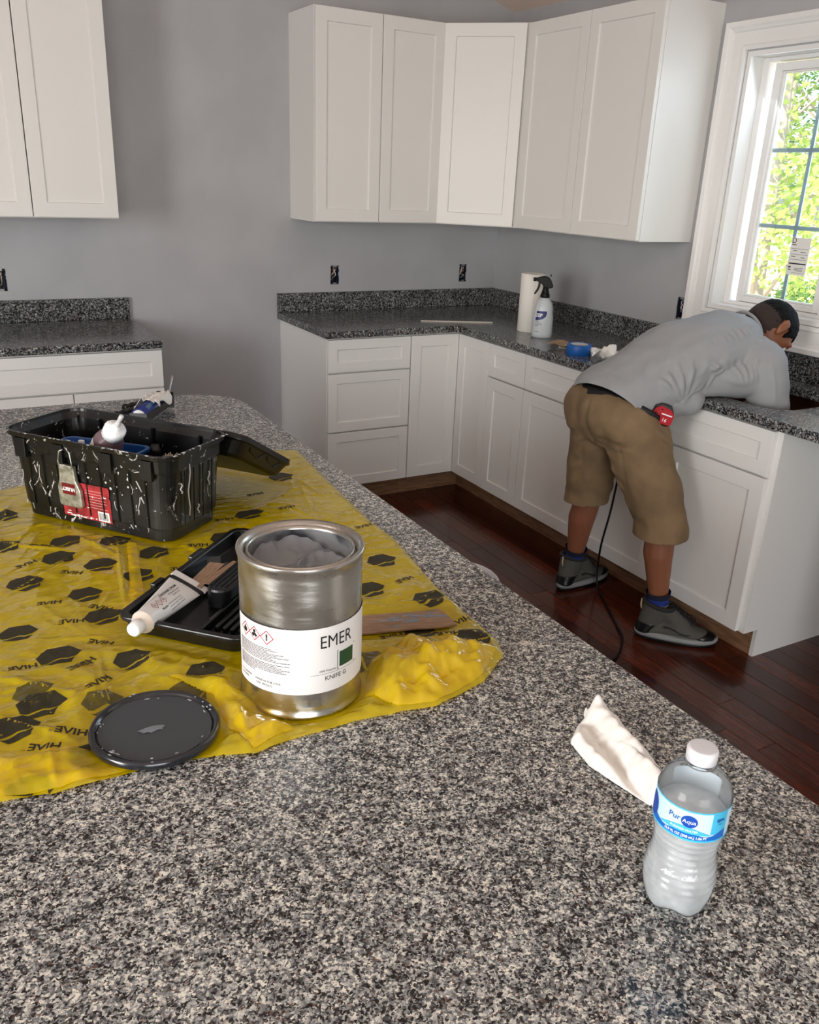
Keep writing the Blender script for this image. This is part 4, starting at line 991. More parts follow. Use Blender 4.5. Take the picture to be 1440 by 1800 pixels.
for k in range(7):
    a = -.010 + rl.uniform(0, .01); zq = .084 - k * .006
    bm.faces.new([bm.verts.new(onf(p_, q_, .0037)) for p_, q_ in ((a, zq), (a + rl.uniform(.03, .05), zq), (a + .045, zq + .0012), (a, zq + .0012))])
obj('label_print', bm, mat('pale_pink_ink', rgb(206, 150, 146), .5), tb)['kind'] = 'stuff'
lx, lz = -.040, .096
bm = bmesh.new()
shape = [(1.25 * a, 1.1 * b_) for a, b_ in [(-.019, -.047), (.019, -.047), (.0225, -.043), (.0225, -.012), (.016, .006), (.015, .034), (-.012, .037), (-.015, .031), (-.0165, .008), (-.023, -.010), (-.0235, -.043)]]
f0_ = [bm.verts.new(onf(lx + a, lz + b_, .0125)) for a, b_ in shape]; f1_ = [bm.verts.new(onf(lx + a * 1.02, lz + b_, .004)) for a, b_ in shape]
bm.faces.new(f0_); bm.faces.new(f1_[::-1])
for k in range(len(shape)): bm.faces.new((f0_[k], f0_[(k + 1) % len(shape)], f1_[(k + 1) % len(shape)], f1_[k]))
bmesh.ops.recalc_face_normals(bm, faces=bm.faces)
latch = obj('latch', bm, M['latch'], tb, bevel=.0022, label='worn silver metal latch')
bm = bmesh.new()
bm.faces.new([bm.verts.new(onf(lx + a, lz + b_, .0129)) for a, b_ in ((-.0165, -.024), (.0165, -.024), (.0165, .0), (-.0165, .0))])
obj('emblem_plate', bm, mat('dark_red_plate', rgb(104, 16, 22), .35), latch)
b = mapped(text_bm('HUSKY', .0105, 0, bold=.0004, sx=.95), lambda x_, y_: onf(lx - x_ - .0002, lz - .012 - y_, .0132)); bmesh.ops.reverse_faces(b, faces=b.faces)
obj('emblem_print', b, M['whiteink'], latch)
bm = bmesh.new(); tube(bm, [onf(lx - .014, lz + .030, .011), onf(lx - .017, lz + .045, .012), onf(lx - .012, lz + .066, .010), onf(lx - .004, lz + .07, .0095)], .0016, 8); obj('latch_wire', bm, M['latch'], latch)
bm = bmesh.new(); tube(bm, [onf(lx + .016, lz + .030, .011), onf(lx + .017, lz + .045, .012), onf(lx + .014, lz + .066, .010), onf(lx + .008, lz + .07, .0095)], .0016, 8); obj('latch_wire', bm, M['latch'], latch)
# white paste drips running down the outside
M['drip'] = mat('dried_white_paste', rgb(196, 196, 190), .6)
rl = random.Random(21)
bm = bmesh.new()
for k in range(22):
    x_ = rl.choice((rl.uniform(.06, .18), rl.uniform(.055, .13), rl.uniform(-.17, -.09))); z0 = rl.uniform(.02, .135); n_ = rl.randint(2, 5); p = []; xx, zq = x_, z0
    for q in range(n_): p.append(onf(xx, zq, .0008)); xx += rl.uniform(-.006, .006); zq -= rl.uniform(.004, .016)
    p = [q for q in p if q[2] > .012]
    if len(p) > 1: tube(bm, p, rl.uniform(.0005, .0013), 5)
for k in range(60):
    x_ = rl.gauss(.09, .05); z0 = rl.gauss(.09, .03)
    if abs(x_) > .18 or not .01 < z0 < .17: continue
    bmesh.ops.create_icosphere(bm, subdivisions=1, radius=rl.uniform(.0007, .0022), matrix=Matrix.Translation(onf(x_, z0, .0004 if z0 < .14 else .013)) @ Matrix.Diagonal((rl.uniform(.8, 2), .4, rl.uniform(.8, 2), 1)))
for (yy, z0, ln) in ((-.03, .155, .11), (.035, .12, .03), (-.055, .12, .02), (.0, .06, .02)):
    xs_ = lambda z_: .191 + (z_ - .03) * .062
    tube(bm, [(xs_(z0 - ln * t_) + .0016, yy + .003 * math.sin(t_ * 9), z0 - ln * t_) for t_ in [q / 6 for q in range(7)]], .0014, 5)
for k in range(40):
    s = rl.random(); a = rl.uniform(-.2, .2)
    p = (a, -.1065, HB) if s < .6 else ((.2085, rl.uniform(-.09, .09), HB))
    bmesh.ops.create_icosphere(bm, subdivisions=1, radius=rl.uniform(.0008, .002), matrix=Matrix.Translation(p) @ Matrix.Diagonal((2.2, .8, .5, 1)))
obj('dried_drips', bm, M['drip'], tb)['kind'] = 'stuff'

# the toolbox lid, folded back behind and leaning on the sheet
ld = empty('open_lid', 'black toolbox lid hanging open behind the toolbox, its rounded end resting on the sheet', 'lid', (TBC.x, TBC.y, TZ), tz)
bm = bmesh.new()
hy0 = V((0, .112, HB - .004)); hy1 = V((0, .320, .062)); dn = (hy1 - hy0).normalized(); up_ = -V((0, -dn.z, dn.y))
def lp(x_, s, d): q = hy0 + dn * s + up_ * d; return (x_ + .022, q.y, q.z)
Ls = (hy1 - hy0).length
def lring(hx, s0, s1, d, r): 
    return [lp(a, b_, d) for a, b_ in rrect(-hx, hx, s0, s1, r, 6)]
loft(bm, [lring(.2095, .0, Ls, -.002, .03), lring(.211, -.001, Ls + .001, .010, .03), lring(.206, .004, Ls - .004, .012, .03), lring(.196, .016, Ls - .018, .040, .03), lring(.186, .026, Ls - .028, .0455, .025), ], close_top=True)
r_ = [lring(.2065, .003, Ls - .003, -.002, .028), lring(.193, .018, Ls - .02, .037, .026)]
b2 = bmesh.new(); loft(b2, r_, close_top=True); me = bpy.data.meshes.new('t'); b2.to_mesh(me); b2.free(); bm.from_mesh(me); bpy.data.meshes.remove(me)
a_, b_ = bm.verts[:], 0
bmesh.ops.recalc_face_normals(bm, faces=bm.faces)
# turn the shell so that its hollow side is up and the crown faces the table
bmesh.ops.transform(bm, verts=bm.verts, matrix=Matrix.Identity(4))
obj('lid_shell', bm, M['blk2'], ld, bevel=.0015)
for s_ in (.3, .62):
    bm = bmesh.new(); tube(bm, [lp(.208, Ls * s_ - .03, .004), lp(.2035, Ls * s_ - .02, .022), lp(.2005, Ls * s_ + .02, .030), lp(.2055, Ls * s_ + .035, .014)], .0016, 6); obj('lid_rib', bm, M['blk2'], ld)
for xx in (-.12, .12):
    o = obj('hinge', box(xx - .02, xx + .02, .105, .118, HB - .012, HB - .002), M['blk3'], ld, bevel=.002)

# things inside the toolbox
M['blue'] = mat('blue_plastic', rgb(22, 78, 148), .35); M['purple'] = mat('brown_purple_liquid', rgb(112, 88, 92), .3)
def tloc(x_, y_, z_): return (TBC.x + TU.x * x_ + TV.x * y_, TBC.y + TU.y * x_ + TV.y * y_, TZ + z_)
bt = empty('blue_tray', 'blue plastic scoop tray standing inside the toolbox', 'tray', tloc(-.03, -.025, .0065), tz + .12)
bm = bmesh.new()
loft(bm, [L3(rring(.088, .036, .014), 0.0), L3(rring(.096, .044, .018), .137), L3(rring(.101, .049, .02), .140), L3(rring(.101, .049, .02), .146), L3(rring(.094, .042, .017), .146), L3(rring(.090, .038, .015), .125)], close_top=True, close_bot=True)
bmesh.ops.recalc_face_normals(bm, faces=bm.faces); obj('tray_shell', bm, M['blue'], bt, bevel=.0015)
for k, (a, b_) in enumerate(((-.07, .0), (-.045, .012), (-.02, -.01))):
    o = obj('white_clip', box(-.006, .006, -.004, .004, .125, .152), M['whiteink'], bt, bevel=.002); o.location = (a, b_, 0)
# dropper bottle
db = empty('dropper_bottle', 'plump brown-purple squeeze bottle with white nozzle cap leaning in the toolbox', 'bottle', tloc(.012, -.040, .168), tz); db.scale = (1.1, 1.1, 1.1)
db.rotation_euler = Euler((.25, .66, tz + .1))
bm = bmesh.new(); lathe(bm, [(.0005, -.05), (.022, -.05), (.0265, -.044), (.0275, -.02), (.0275, .004), (.024, .018), (.0165, .026), (.0165, .03)], 40); obj('bottle_body', bm, M['purple'], db)
bm = bmesh.new(); lathe(bm, [(.0168, .028), (.0195, .0285), (.0195, .047), (.0175, .050), (.008, .0515), (.0075, .056), (.004, .0575), (.0004, .0575)], 40, lambda r, z_, a: ((r + (.0004 * math.cos(24 * a) if r > .019 else 0)) * math.cos(a), (r + (.0004 * math.cos(24 * a) if r > .019 else 0)) * math.sin(a), z_)); obj('cap', bm, M['whiteink'], db)
bm = bmesh.new(); lathe(bm, [(.0055, .0575), (.0045, .068), (.0035, .072), (.0042, .0725), (.0042, .083), (.0025, .0845), (.0004, .0845)], 20); obj('nozzle', bm, mat('clear_nozzle', rgb(205, 206, 204), .3), db)
bm = grid(14, 6, lambda u, v_: (.0279 * math.cos(2.6 + u * 1.7), .0279 * math.sin(2.6 + u * 1.7), -.04 + .046 * v_)); obj('bottle_label', bm, M['paper'], db, smooth=True)
# scrub sponge / brush lump
sp_ = empty('bristle_brush', 'pale matted brush with white paste standing in the right end of the toolbox', 'brush', tloc(.135, .022, .0065), tz + .3)
obj('brush_handle', box(-.012, .012, -.008, .008, 0, .07), M['blk3'], sp_, bevel=.003)
bm = bmesh.new(); rl = random.Random(8)
for k in range(120):
    a, b_ = rl.uniform(-.017, .017), rl.uniform(-.010, .010)
    tube(bm, [(a, b_, .069), (a * 1.3 + rl.uniform(-.006, .006), b_ * 1.4 + rl.uniform(-.006, .006), .105), (a * 1.5 + rl.uniform(-.014, .014), b_ * 1.6 + rl.uniform(-.012, .012), .138)], .0012, 4)
obj('bristles', bm, mat('pale_bristles', rgb(172, 164, 146), .8), sp_)['kind'] = 'stuff'
# dark putty knives and rags filling the box
pk = empty('putty_knife', 'steel putty knife with black handle standing in the back of the toolbox', 'tool', tloc(.06, .045, .0075), tz + .5)
bm = bmesh.new(); loft(bm, [L3(rring(.02, .001, .0009), .0), L3(rring(.012, .0012, .0009), .07)], True, True); obj('blade', bm, M['steel'], pk)
bm = bmesh.new(); loft(bm, [L3(rring(.008, .005, .004), .07), L3(rring(.012, .007, .006), .09), L3(rring(.012, .008, .006), .13), L3(rring(.008, .006, .005), .145)], True, True, True); obj('handle', bm, M['blk3'], pk)

# ------------------------------------------------------------------ black organiser tray in front
lz_ = math.atan2(LU.y, LU.x)
tr_ = empty('organizer_tray', 'shallow black plastic tray with raised ribs, lying on the sheet left of the tin', 'tray', (LTC.x, LTC.y, CT + .003), lz_)
bm = bmesh.new()
loft(bm, [L3(rring(.186, .100, .02), 0.0), L3(rring(.194, .108, .022), .022), L3(rring(.199, .113, .024), .024), L3(rring(.199, .113, .024), .032), L3(rring(.188, .102, .02), .032), L3(rring(.184, .098, .018), .006)], True, True)
bmesh.ops.recalc_face_normals(bm, faces=bm.faces); obj('tray_shell', bm, M['blk2'], tr_, bevel=.002)
for k in range(5):
    o = obj('ridge', box(-.06, .05, -.004, .004, .006, .014), M['blk2'], tr_, bevel=.002); o.location = (-.085, -.09 + k * .0135, 0)
obj('divider', box(-.17, .02, -.026, -.022, .006, .02), M['blk2'], tr_, bevel=.001)
bm = bmesh.new(); loft(bm, [L3([(x_ + .02, y_ + .0) for x_, y_ in rrect(-.105, .09, -.021, .021, .02, 6)], z_) for z_ in (.006, .044)], True, True)
hd = obj('carry_handle', bm, M['blk2'], tr_, bevel=.005)
for k in range(4):
    o = obj('grip_ridge', box(-.085, .09, -.0012, .0012, .044, .0462), M['blk3'], hd); o.location = (.01, -.013 + k * .0085, 0)
obj('side_clip', box(-.09, -.06, .108, .118, .018, .036), M['blk2'], tr_, bevel=.002); obj('side_clip', box(.03, .075, .108, .118, .018, .036), M['blk2'], tr_, bevel=.002)
# adhesive tube on the tray
def lloc(x_, y_, z_): return (LTC.x + LU.x * x_ - LU.y * y_, LTC.y + LU.y * x_ + LU.x * y_, CT + .003 + z_)
M['tube'] = mat('white_tube_plastic', rgb(232, 232, 230), .35)
tb2 = empty('hardener_tube', 'white squeeze tube of cream hardener with hazard marks, lying on the black tray', 'tube', (-2.8295, -3.1905, CT + .036), math.atan2(.145, .125))
tb2.rotation_euler = (.42, .03, math.atan2(.134, .121))
TL = .155
def tsec(t_):
    w_ = .0185 + .0135 * max(0, (t_ - .1) / .9) ** 1.0; h_ = .0175 * (1 - max(0, t_ - .12) / .88) ** .8 + .0007; return w_, h_
def tub(u, v_):
    t_ = u; w_, h_ = tsec(t_); a = 2 * PI * v_; return (.014 + TL * t_, w_ * math.cos(a), h_ * math.sin(a))
bm = grid(30, 40, tub)
for t_, sc in ((.0, 1),):
    pass
body = obj('tube_body', bm, M['tube'], tb2, smooth=True)
bm = bmesh.new(); Mx = Matrix.Rotation(PI / 2, 4, 'Y')
lathe(bm, [(.0004, -.0145), (.009, -.0145), (.0105, -.013), (.0115, .002), (.0105, .004), (.0105, .0045), (.0165, .010), (.0188, .0145)], 32); bmesh.ops.transform(bm, verts=bm.verts, matrix=Mx); obj('shoulder', bm, mat('cream_shoulder', rgb(226, 214, 200), .4), tb2, smooth=True)
bm = bmesh.new(); lathe(bm, [(.0004, -.0152), (.0088, -.0152), (.0108, -.0138), (.012, .0015), (.0116, .0028)], 40, lambda r, z_, a: ((r + (.0004 * math.cos(20 * a) if r > .0108 else 0)) * math.cos(a), (r + (.0004 * math.cos(20 * a) if r > .0108 else 0)) * math.sin(a), z_)); bmesh.ops.transform(bm, verts=bm.verts, matrix=Mx); obj('cap', bm, M['tube'], tb2)
x9 = .014 + TL; obj('crimped_end', box(x9 - .004, x9 + .014, -.034, .034, -.0016, .0016), M['tube'], tb2, bevel=.001)
def ont(x_, y_, e=.0005):
    t_ = max(0, min(1, (x_ - .014) / TL)); w_, h_ = tsec(t_); q = max(0, 1 - (y_ / w_) ** 2); return (x_, y_, h_ * math.sqrt(q) + e)
obj('black_band', grid(4, 30, lambda u, v_: (lambda p: (p[0], p[1], p[2] + .0003))(ont(x9 - .017 + .013 * u, (v_ - .5) * 2 * .0318))), M['ink'], tb2, smooth=True)
def ttext(s, size, x_, y_, bold=0, m=None): obj('tube_print', mapped(text_bm(s, size, .004, bold=bold), lambda a, b_: ont(x_ - b_ * 0 + a, y_ + b_)), m or M['ink'], tb2)
ttext('HARDENER CREAM', .0068, .105, -.002 + .012, .0001); ttext('50% Benzoyl Peroxide', .0042, .112, .003); ttext('Net Wt. 2 oz', .0042, .112, -.0025)
ttext('Warning', .0052, .058, -.0115, .0001)
for k in range(3): ttext('may cause an allergic skin reaction', .0032, .092, -.0105 - k * .0045)
b = rects([[(.035, .0145), (.085, .0145), (.085, .0150), (.035, .0150)]], .006); obj('tube_print', mapped(b, lambda x_, y_: ont(x_, y_)), M['ink'], tb2)
for k in range(3):
    cx_ = .043 + k * .0145; b = bmesh.new(); hs, hi = .0075, .0064
    o4 = [(hs, 0), (0, hs), (-hs, 0), (0, -hs)]; i4 = [(hi, 0), (0, hi), (-hi, 0), (0, -hi)]
    for q in range(4): b.faces.new([b.verts.new((*p_, 0)) for p_ in (o4[q], o4[(q + 1) % 4], i4[(q + 1) % 4], i4[q])])
    obj('hazard_diamond', mapped(b, lambda x_, y_: ont(cx_ + x_, y_ + .001)), M['red'], tb2)
    obj('hazard_mark', mapped(text_bm('!' if k == 1 else '*', .009 if k == 1 else .012, 0), lambda x_, y_: ont(cx_ + x_, y_ + (.001 if k == 1 else -.001))), M['ink'], tb2)
# blades and card scraps in the tray
M['blade'] = mat('grey_blade', rgb(120, 122, 124), .3, .7); M['card'] = mottle(mat('brown_cardboard', rgb(156, 128, 104), .85), rgb(146, 118, 94), rgb(166, 138, 114), 30, stretch=(1, 8, 1))
M['bluefilm'] = mat('blue_grey_smear', rgb(70, 96, 122), .4)
rl = random.Random(14)
for k, (a, b_, an, L_, W_, mm, lbl, cat) in enumerate(((.03, .04, .1, .10, .028, 'card', 'brown cardboard strip under the grey blades in the black tray', 'cardboard'), (.045, .015, -.1, .10, .022, 'card', 'brown cardboard strip nearest the handle in the black tray', 'cardboard'),
        (.035, .05, .25, .10, .012, 'blade', 'grey steel blade on the card strips in the black tray', 'blade'), (.06, .035, -.05, .085, .015, 'blade', 'second grey blade crossing the cardboard strip', 'blade'), (.085, .055, .5, .06, .024, 'blade', 'wide grey blade at the far end of the black tray', 'blade'), (-.055, .0, -.02, .055, .013, 'blade', 'loose clear-grey blade beside the white tube in the tray', 'blade'))):
    o = tag(obj('cardboard_strip' if mm == 'card' else 'scraper_blade', box(-L_ / 2, L_ / 2, -W_ / 2, W_ / 2, 0, .0012), M[mm]), lbl, cat)
    o.location = lloc(a - .03, b_ + .025, .0075 + (.0024 * k if k > 1 else .0145 + .0016 * k)); o.rotation_euler = (rl.uniform(-.02, .02), 0, lz_ + an)
    if k == 5: o.location = lloc(a - .035, b_ - .015, .0075)

# cardboard with grey paste, right of the can
cdp = [(-.115, -.027), (-.06, -.030), (0, -.0285), (.05, -.031), (.083, -.029), (.075, .008), (.066, .030), (.02, .027), (-.05, .030), (-.115, .026)]
bm = bmesh.new(); prism(bm, cdp, 0, .0035)
cb_ = tag(obj('cardboard_piece', bm, M['card'], bevel=.0006), 'torn brown cardboard piece smeared with grey paste, right of the tin', 'cardboard')
cb_.location = (-2.425, -3.304, CT + .006); cb_.rotation_euler = (0, -.03, math.atan2(-.057, .133) + .1)
bm = bmesh.new()
for k in range(26):
    a = rl.gauss(.01, .04); b_ = rl.gauss(.008, .011)
    if not (-.1 < a < .062 and -.024 < b_ < .026): continue
    bmesh.ops.create_icosphere(bm, subdivisions=2, radius=rl.uniform(.002, .006), matrix=Matrix.Translation((a, b_, .0036)) @ Matrix.Rotation(rl.uniform(-.5, .5), 4, 'Z') @ Matrix.Diagonal((rl.uniform(1.5, 3.5), .7, .25, 1)))
obj('paste_smear', bm, mat('grey_paste_smear', rgb(138, 146, 156), .25), cb_, smooth=True)['kind'] = 'stuff'

# ------------------------------------------------------------------ caulking gun with blue cartridge, rag over it
ga, gb = V((-2.555, -1.975, CT + .032)), V((-2.395, -1.735, CT + .032)); gd = (gb - ga).normalized()
cg = empty('caulking_gun', 'black caulking gun loaded with a dark blue cartridge, lying behind the toolbox', 'caulking gun', tuple(ga), math.atan2(gd.y, gd.x))
M['navy'] = mottle(mat('navy_cartridge', rgb(28, 44, 112), .3), rgb(24, 36, 98), rgb(36, 56, 130), 20)
def alongx(bm): bmesh.ops.transform(bm, verts=bm.verts, matrix=Matrix.Rotation(PI / 2, 4, 'Y')); return bm
bm = bmesh.new(); lathe(bm, [(.0004, .002), (.021, .002), (.022, .0), (.0245, .0), (.0245, .205), (.022, .207), (.0004, .207)], 40); cart = obj('cartridge', alongx(bm), M['navy'], cg)
bm = bmesh.new(); lathe(bm, [(.0004, .001), (.0205, .001), (.0205, .0035)], 32); obj('cartridge_end', alongx(bm), M['whiteink'], cart)
def onc(s, a, e=.0004): r = .0245 + e; return (s, -r * math.cos(a), r * math.sin(a))
obj('cartridge_print', grid(14, 10, lambda u, v_: onc(.03 + .15 * u, .7 + .5 * v_ + .2 * math.sin(u * 4))), mat('teal_print', rgb(70, 120, 150), .4), cart, smooth=True)
obj('cartridge_print', grid(8, 6, lambda u, v_: onc(.08 + .045 * u, .0 + .35 * v_)), mat('magenta_print', rgb(130, 60, 120), .4), cart, smooth=True)
obj('cartridge_print', mapped(text_bm('Silicone', .018, .004, bold=.0004), lambda x_, y_: onc(.12 + x_, .25 + y_ / .0245, .0008)), M['whiteink'], cart)
bm = bmesh.new(); bx(bm, -.004, .22, -.0265, -.0255, -.012, .012); bx(bm, -.004, -.001, -.0255, .0255, -.012, .012); bx(bm, .214, .22, -.0255, .026, -.024, .024); obj('gun_frame', bm, M['blk3'], cg, bevel=.001)
bm = bmesh.new(); lathe(bm, [(.0004, .225), (.008, .225), (.014, .222), (.014, .212)], 20); obj('end_cap', alongx(bm), M['blk3'], cg)
bm = bmesh.new(); tube(bm, [(.222, 0, 0), (.25, .0, .012), (.285, .0, .05), (.292, .0, .057)], [.003, .003, .003, .0045], 8); obj('plunger_rod', bm, M['steel'], cg, label='bent steel rod')
# two black grips left of the cartridge
for k, (p0_, p1_, h, lbl) in enumerate((((-2.60, -1.865), (-2.50, -1.80), .020, 'black rubber float handle lying nearest the toolbox, left of the blue cartridge'), ((-2.56, -1.79), (-2.455, -1.735), .026, 'second black rubber handle behind, partly under the white rag'))):
    p0_, p1_ = V(p0_), V(p1_); d = p1_ - p0_
    g_ = empty('rubber_handle', lbl, 'tool handle', (p0_.x, p0_.y, CT), math.atan2(d.y, d.x))
    bm = bmesh.new(); n_ = 18; pts = [(d.length * i / n_, 0, .0135 + k * .001) for i in range(n_ + 1)]
    tube(bm, pts, [(.011 + .0015 * math.sin(i * 1.6)) if 0 < i < n_ else .008 for i in range(n_ + 1)], 14); obj('grip', bm, M['blk3'], g_)
    bm = bmesh.new(); tube(bm, [(d.length, 0, .0135), (d.length + .03, 0, .0125), (d.length + .055, .004, .011)], .004, 8); obj('shank', bm, M['steel'], g_)
# white rag draped over the cartridge
def rag(u, v_):
    s = .075 + .115 * u + .012 * math.sin(v_ * 9) * (u - .5); y_ = -.038 + .088 * v_ + .01 * math.sin(u * 7)
    r = .027; dd = abs(y_); h = math.sqrt(max(0, r * r - y_ * y_)) if dd < r else 0
    h = max(h, .022 - (dd - r) * 1.1 if dd > r * .7 else 0); h = max(h, -.027)
    p = V((s, y_ if dd < .034 else math.copysign(.034 + (dd - .034) * .55, y_), h + .004 + .007 * abs(noise.noise((u * 4, v_ * 5, 3)))))
    return p
bm = grid(36, 30, rag)
for v_ in bm.verts: v_.co.x += .010 * noise.noise((v_.co.y * 60, v_.co.x * 20, 1)); v_.co.z += .003 * noise.noise((v_.co.y * 120, v_.co.x * 90, 2))
o = tag(obj('white_rag', bm, M['towel'], smooth=True), 'crumpled white tissue draped over the blue cartridge', 'rag'); o.location = ga; o.rotation_euler = (0, 0, math.atan2(gd.y, gd.x))
o.modifiers.new('s', 'SOLIDIFY').thickness = .0008

# ------------------------------------------------------------------ things on the corner counter
M['towel2'] = mat('paper_towel_roll', rgb(236, 233, 226), .9, bump=(300, .4, .0015))
pt = empty('paper_towel_roll', 'white paper towel roll standing on the corner counter behind the spray bottle', 'paper towels', (-.378, -.888, CT))
bm = bmesh.new(); lathe(bm, [(.020, .004), (.0605, .0), (.0625, .002), (.0625, .279), (.0605, .281), (.021, .279), (.0205, .277)], 56); obj('towel_layers', bm, M['towel2'], pt)
bm = bmesh.new(); lathe(bm, [(.0185, .278), (.0205, .278), (.0205, .004), (.0185, .004), (.0185, .278)], 32); obj('cardboard_core', bm, M['card'], pt)
bm = grid(3, 12, lambda u, v_: ((.0628 + .0012 * u) * math.cos(4.0 + .16 * u), (.0628 + .0012 * u) * math.sin(4.0 + .16 * u), .001 + .278 * v_)); obj('loose_edge', bm, M['towel2'], pt)
# spray bottle
M['spray'] = mat('milky_spray_plastic', rgb(222, 229, 232), .3, Transmission_Weight=.25); M['blk4'] = mat('glossy_black_plastic', rgb(9, 9, 10), .45, spec=.3)
sb_ = empty('spray_bottle', 'translucent spray bottle with black trigger head beside the paper towel roll', 'spray bottle', (-.431, -1.057, CT), 2.635)
def sfn(r, z_, a):   # slightly flattened body with a hand waist
    k = 1.0 - .10 * math.exp(-((z_ - .125) / .022) ** 2); return (r * k * 1.08 * math.cos(a), r * k * .92 * math.sin(a), z_)
bm = bmesh.new(); lathe(bm, [(.0004, .0), (.040, .0), (.0455, .004), (.0465, .02), (.0455, .06), (.046, .095), (.0455, .125), (.043, .142), (.034, .165), (.022, .182), (.0155, .190), (.0155, .196)], 48, sfn); obj('bottle_body', bm, M['spray'], sb_)
bm = bmesh.new(); lathe(bm, [(.0175, .188), (.0225, .189), (.0225, .200), (.019, .207), (.014, .225), (.013, .24), (.0004, .24)], 32, lambda r, z_, a: ((r + (.0005 * math.cos(20 * a) if r > .022 else 0)) * math.cos(a), (r + (.0005 * math.cos(20 * a) if r > .022 else 0)) * math.sin(a), z_)); obj('collar', bm, M['blk4'], sb_)
# head side profile (x forward = nozzle)
hp = [(-.020, .232), (.010, .232), (.014, .244), (.030, .258), (.043, .262), (.050, .266), (.050, .276), (.040, .280), (.028, .284), (.010, .288), (-.010, .284), (-.022, .27), (-.034, .244), (-.033, .236)]
bm = bmesh.new(); prism(bm, hp, -.0125, .0125); bmesh.ops.transform(bm, verts=bm.verts, matrix=Matrix.Rotation(PI / 2, 4, 'X')); hd = obj('trigger_head', bm, M['blk4'], sb_, bevel=.004)
tp = [(.026, .262), (.036, .262), (.037, .242), (.044, .224), (.054, .205), (.049, .201), (.036, .218), (.028, .238)]
bm = bmesh.new(); prism(bm, tp, -.006, .006); bmesh.ops.transform(bm, verts=bm.verts, matrix=Matrix.Rotation(PI / 2, 4, 'X')); obj('trigger', bm, M['blk4'], sb_, bevel=.002)
bm = bmesh.new(); lathe(bm, [(.0004, .062), (.007, .062), (.009, .060), (.009, .048)], 20); bmesh.ops.transform(bm, verts=bm.verts, matrix=Matrix.Translation((0, 0, .271)) @ Matrix.Rotation(PI / 2, 4, 'Y')); obj('nozzle', bm, M['blk4'], sb_)
bm = bmesh.new(); tube(bm, [(-.02, 0, .286), (-.02, 0, .296)], .003, 8); obj('vent_pin', bm, M['blk4'], sb_)
def ons(a, z_, e=.0006):
    k = 1.0 - .10 * math.exp(-((z_ - .125) / .022) ** 2); r = .0458 + e; return (r * k * 1.08 * math.cos(a), r * k * .92 * math.sin(a), z_)
sa = 1.41 - .30
obj('label_badge', grid(24, 8, lambda u, v_: ons(sa - .45 + 1.15 * u, .118 - .034 * math.sqrt(max(0, 1 - (u * 1.0) ** 2)) * (1 - v_) + .010 * v_)), mat('navy_label', rgb(28, 36, 104), .4), sb_, smooth=True)
obj('label_print', mapped(text_bm('ZEP', .021, .004, bold=.0006), lambda x_, y_: ons(sa - .12 + x_ / .046, .108 + y_, .0012)), M['whiteink'], sb_)
bm = bmesh.new(); rl = random.Random(2)
for zq, w_ in ((.078, .5), (.070, .7), (.064, .75), (.058, .4), (.03, .5)):
    n_ = 10; 
    for i in range(n_):
        a0 = sa - .45 + w_ * i / n_; a1 = sa - .45 + w_ * (i + .8) / n_; bm.faces.new([bm.verts.new(ons(*q, .0006)) for q in ((a0, zq), (a1, zq), (a1, zq + .0018), (a0, zq + .0018))])
obj('fine_print', bm, M['ink'], sb_)['kind'] = 'stuff'
# blue tape
bm = bmesh.new(); lathe(bm, [(.038, .0), (.0535, .0), (.0543, .001), (.0543, .0435), (.0535, .0445), (.038, .0445), (.038, .0)], 56)
tpz = empty('tape_roll', 'blue painter tape roll lying on the counter left of the man', 'tape', (-.543, -1.474, CT + .0005)); obj('tape_layers', bm, mat('blue_tape', rgb(16, 92, 172), .45), tpz)
bm = bmesh.new(); lathe(bm, [(.0365, .0), (.038, .0), (.038, .0445), (.0365, .0445), (.0365, .0)], 40); obj('core', bm, mat('pale_tape_core', rgb(196, 190, 180), .6), tpz)
# brown paper and white paper under
def paper(nm, lbl, cat, c, rz, L_, W_, m, amp, seed, z0=.001):
    o = tag(obj(nm, grid(26, 18, lambda u, v_: ((u - .5) * L_ * (1 + .15 * noise.noise((v_ * 3, seed, 0))), (v_ - .5) * W_ * (1 + .2 * noise.noise((u * 3, seed, 4))), z0 + amp * max(0, .35 + noise.noise((u * 2.3, v_ * 2.3, seed))) + amp * .25 * noise.noise((u * 7, v_ * 7, seed)) + amp * .25)), m, smooth=True), lbl, cat)
    o.location = (*c, CT); o.rotation_euler = (0, 0, rz); o.modifiers.new('s', 'SOLIDIFY').thickness = .0008; return o
paper('paper_sheet', 'torn white paper lying flat behind the blue tape roll', 'paper', (-.43, -1.42), -.95, .28, .09, M['towel'], .006, 2.0)
paper('brown_paper', 'folded brown paper next to the blue tape roll', 'paper', (-.50, -1.33), -.9, .15, .10, M['card'], .022, 5.0, .004)
paper('crumpled_paper', 'crumpled bright white paper between the blue tape and the man', 'paper', (-.515, -1.60), .9, .12, .10, M['towel'], .05, 9.0, .002)
o = tag(obj('wood_strip', box(-.19, .19, -.004, .004, .0005, .006), mat('pale_wood_strip', rgb(206, 200, 188), .6)), 'thin pale strip lying on the corner counter', 'strip')
o.location = (-.60, -.552, CT); o.rotation_euler = (0, 0, math.atan2(-.152, .357))

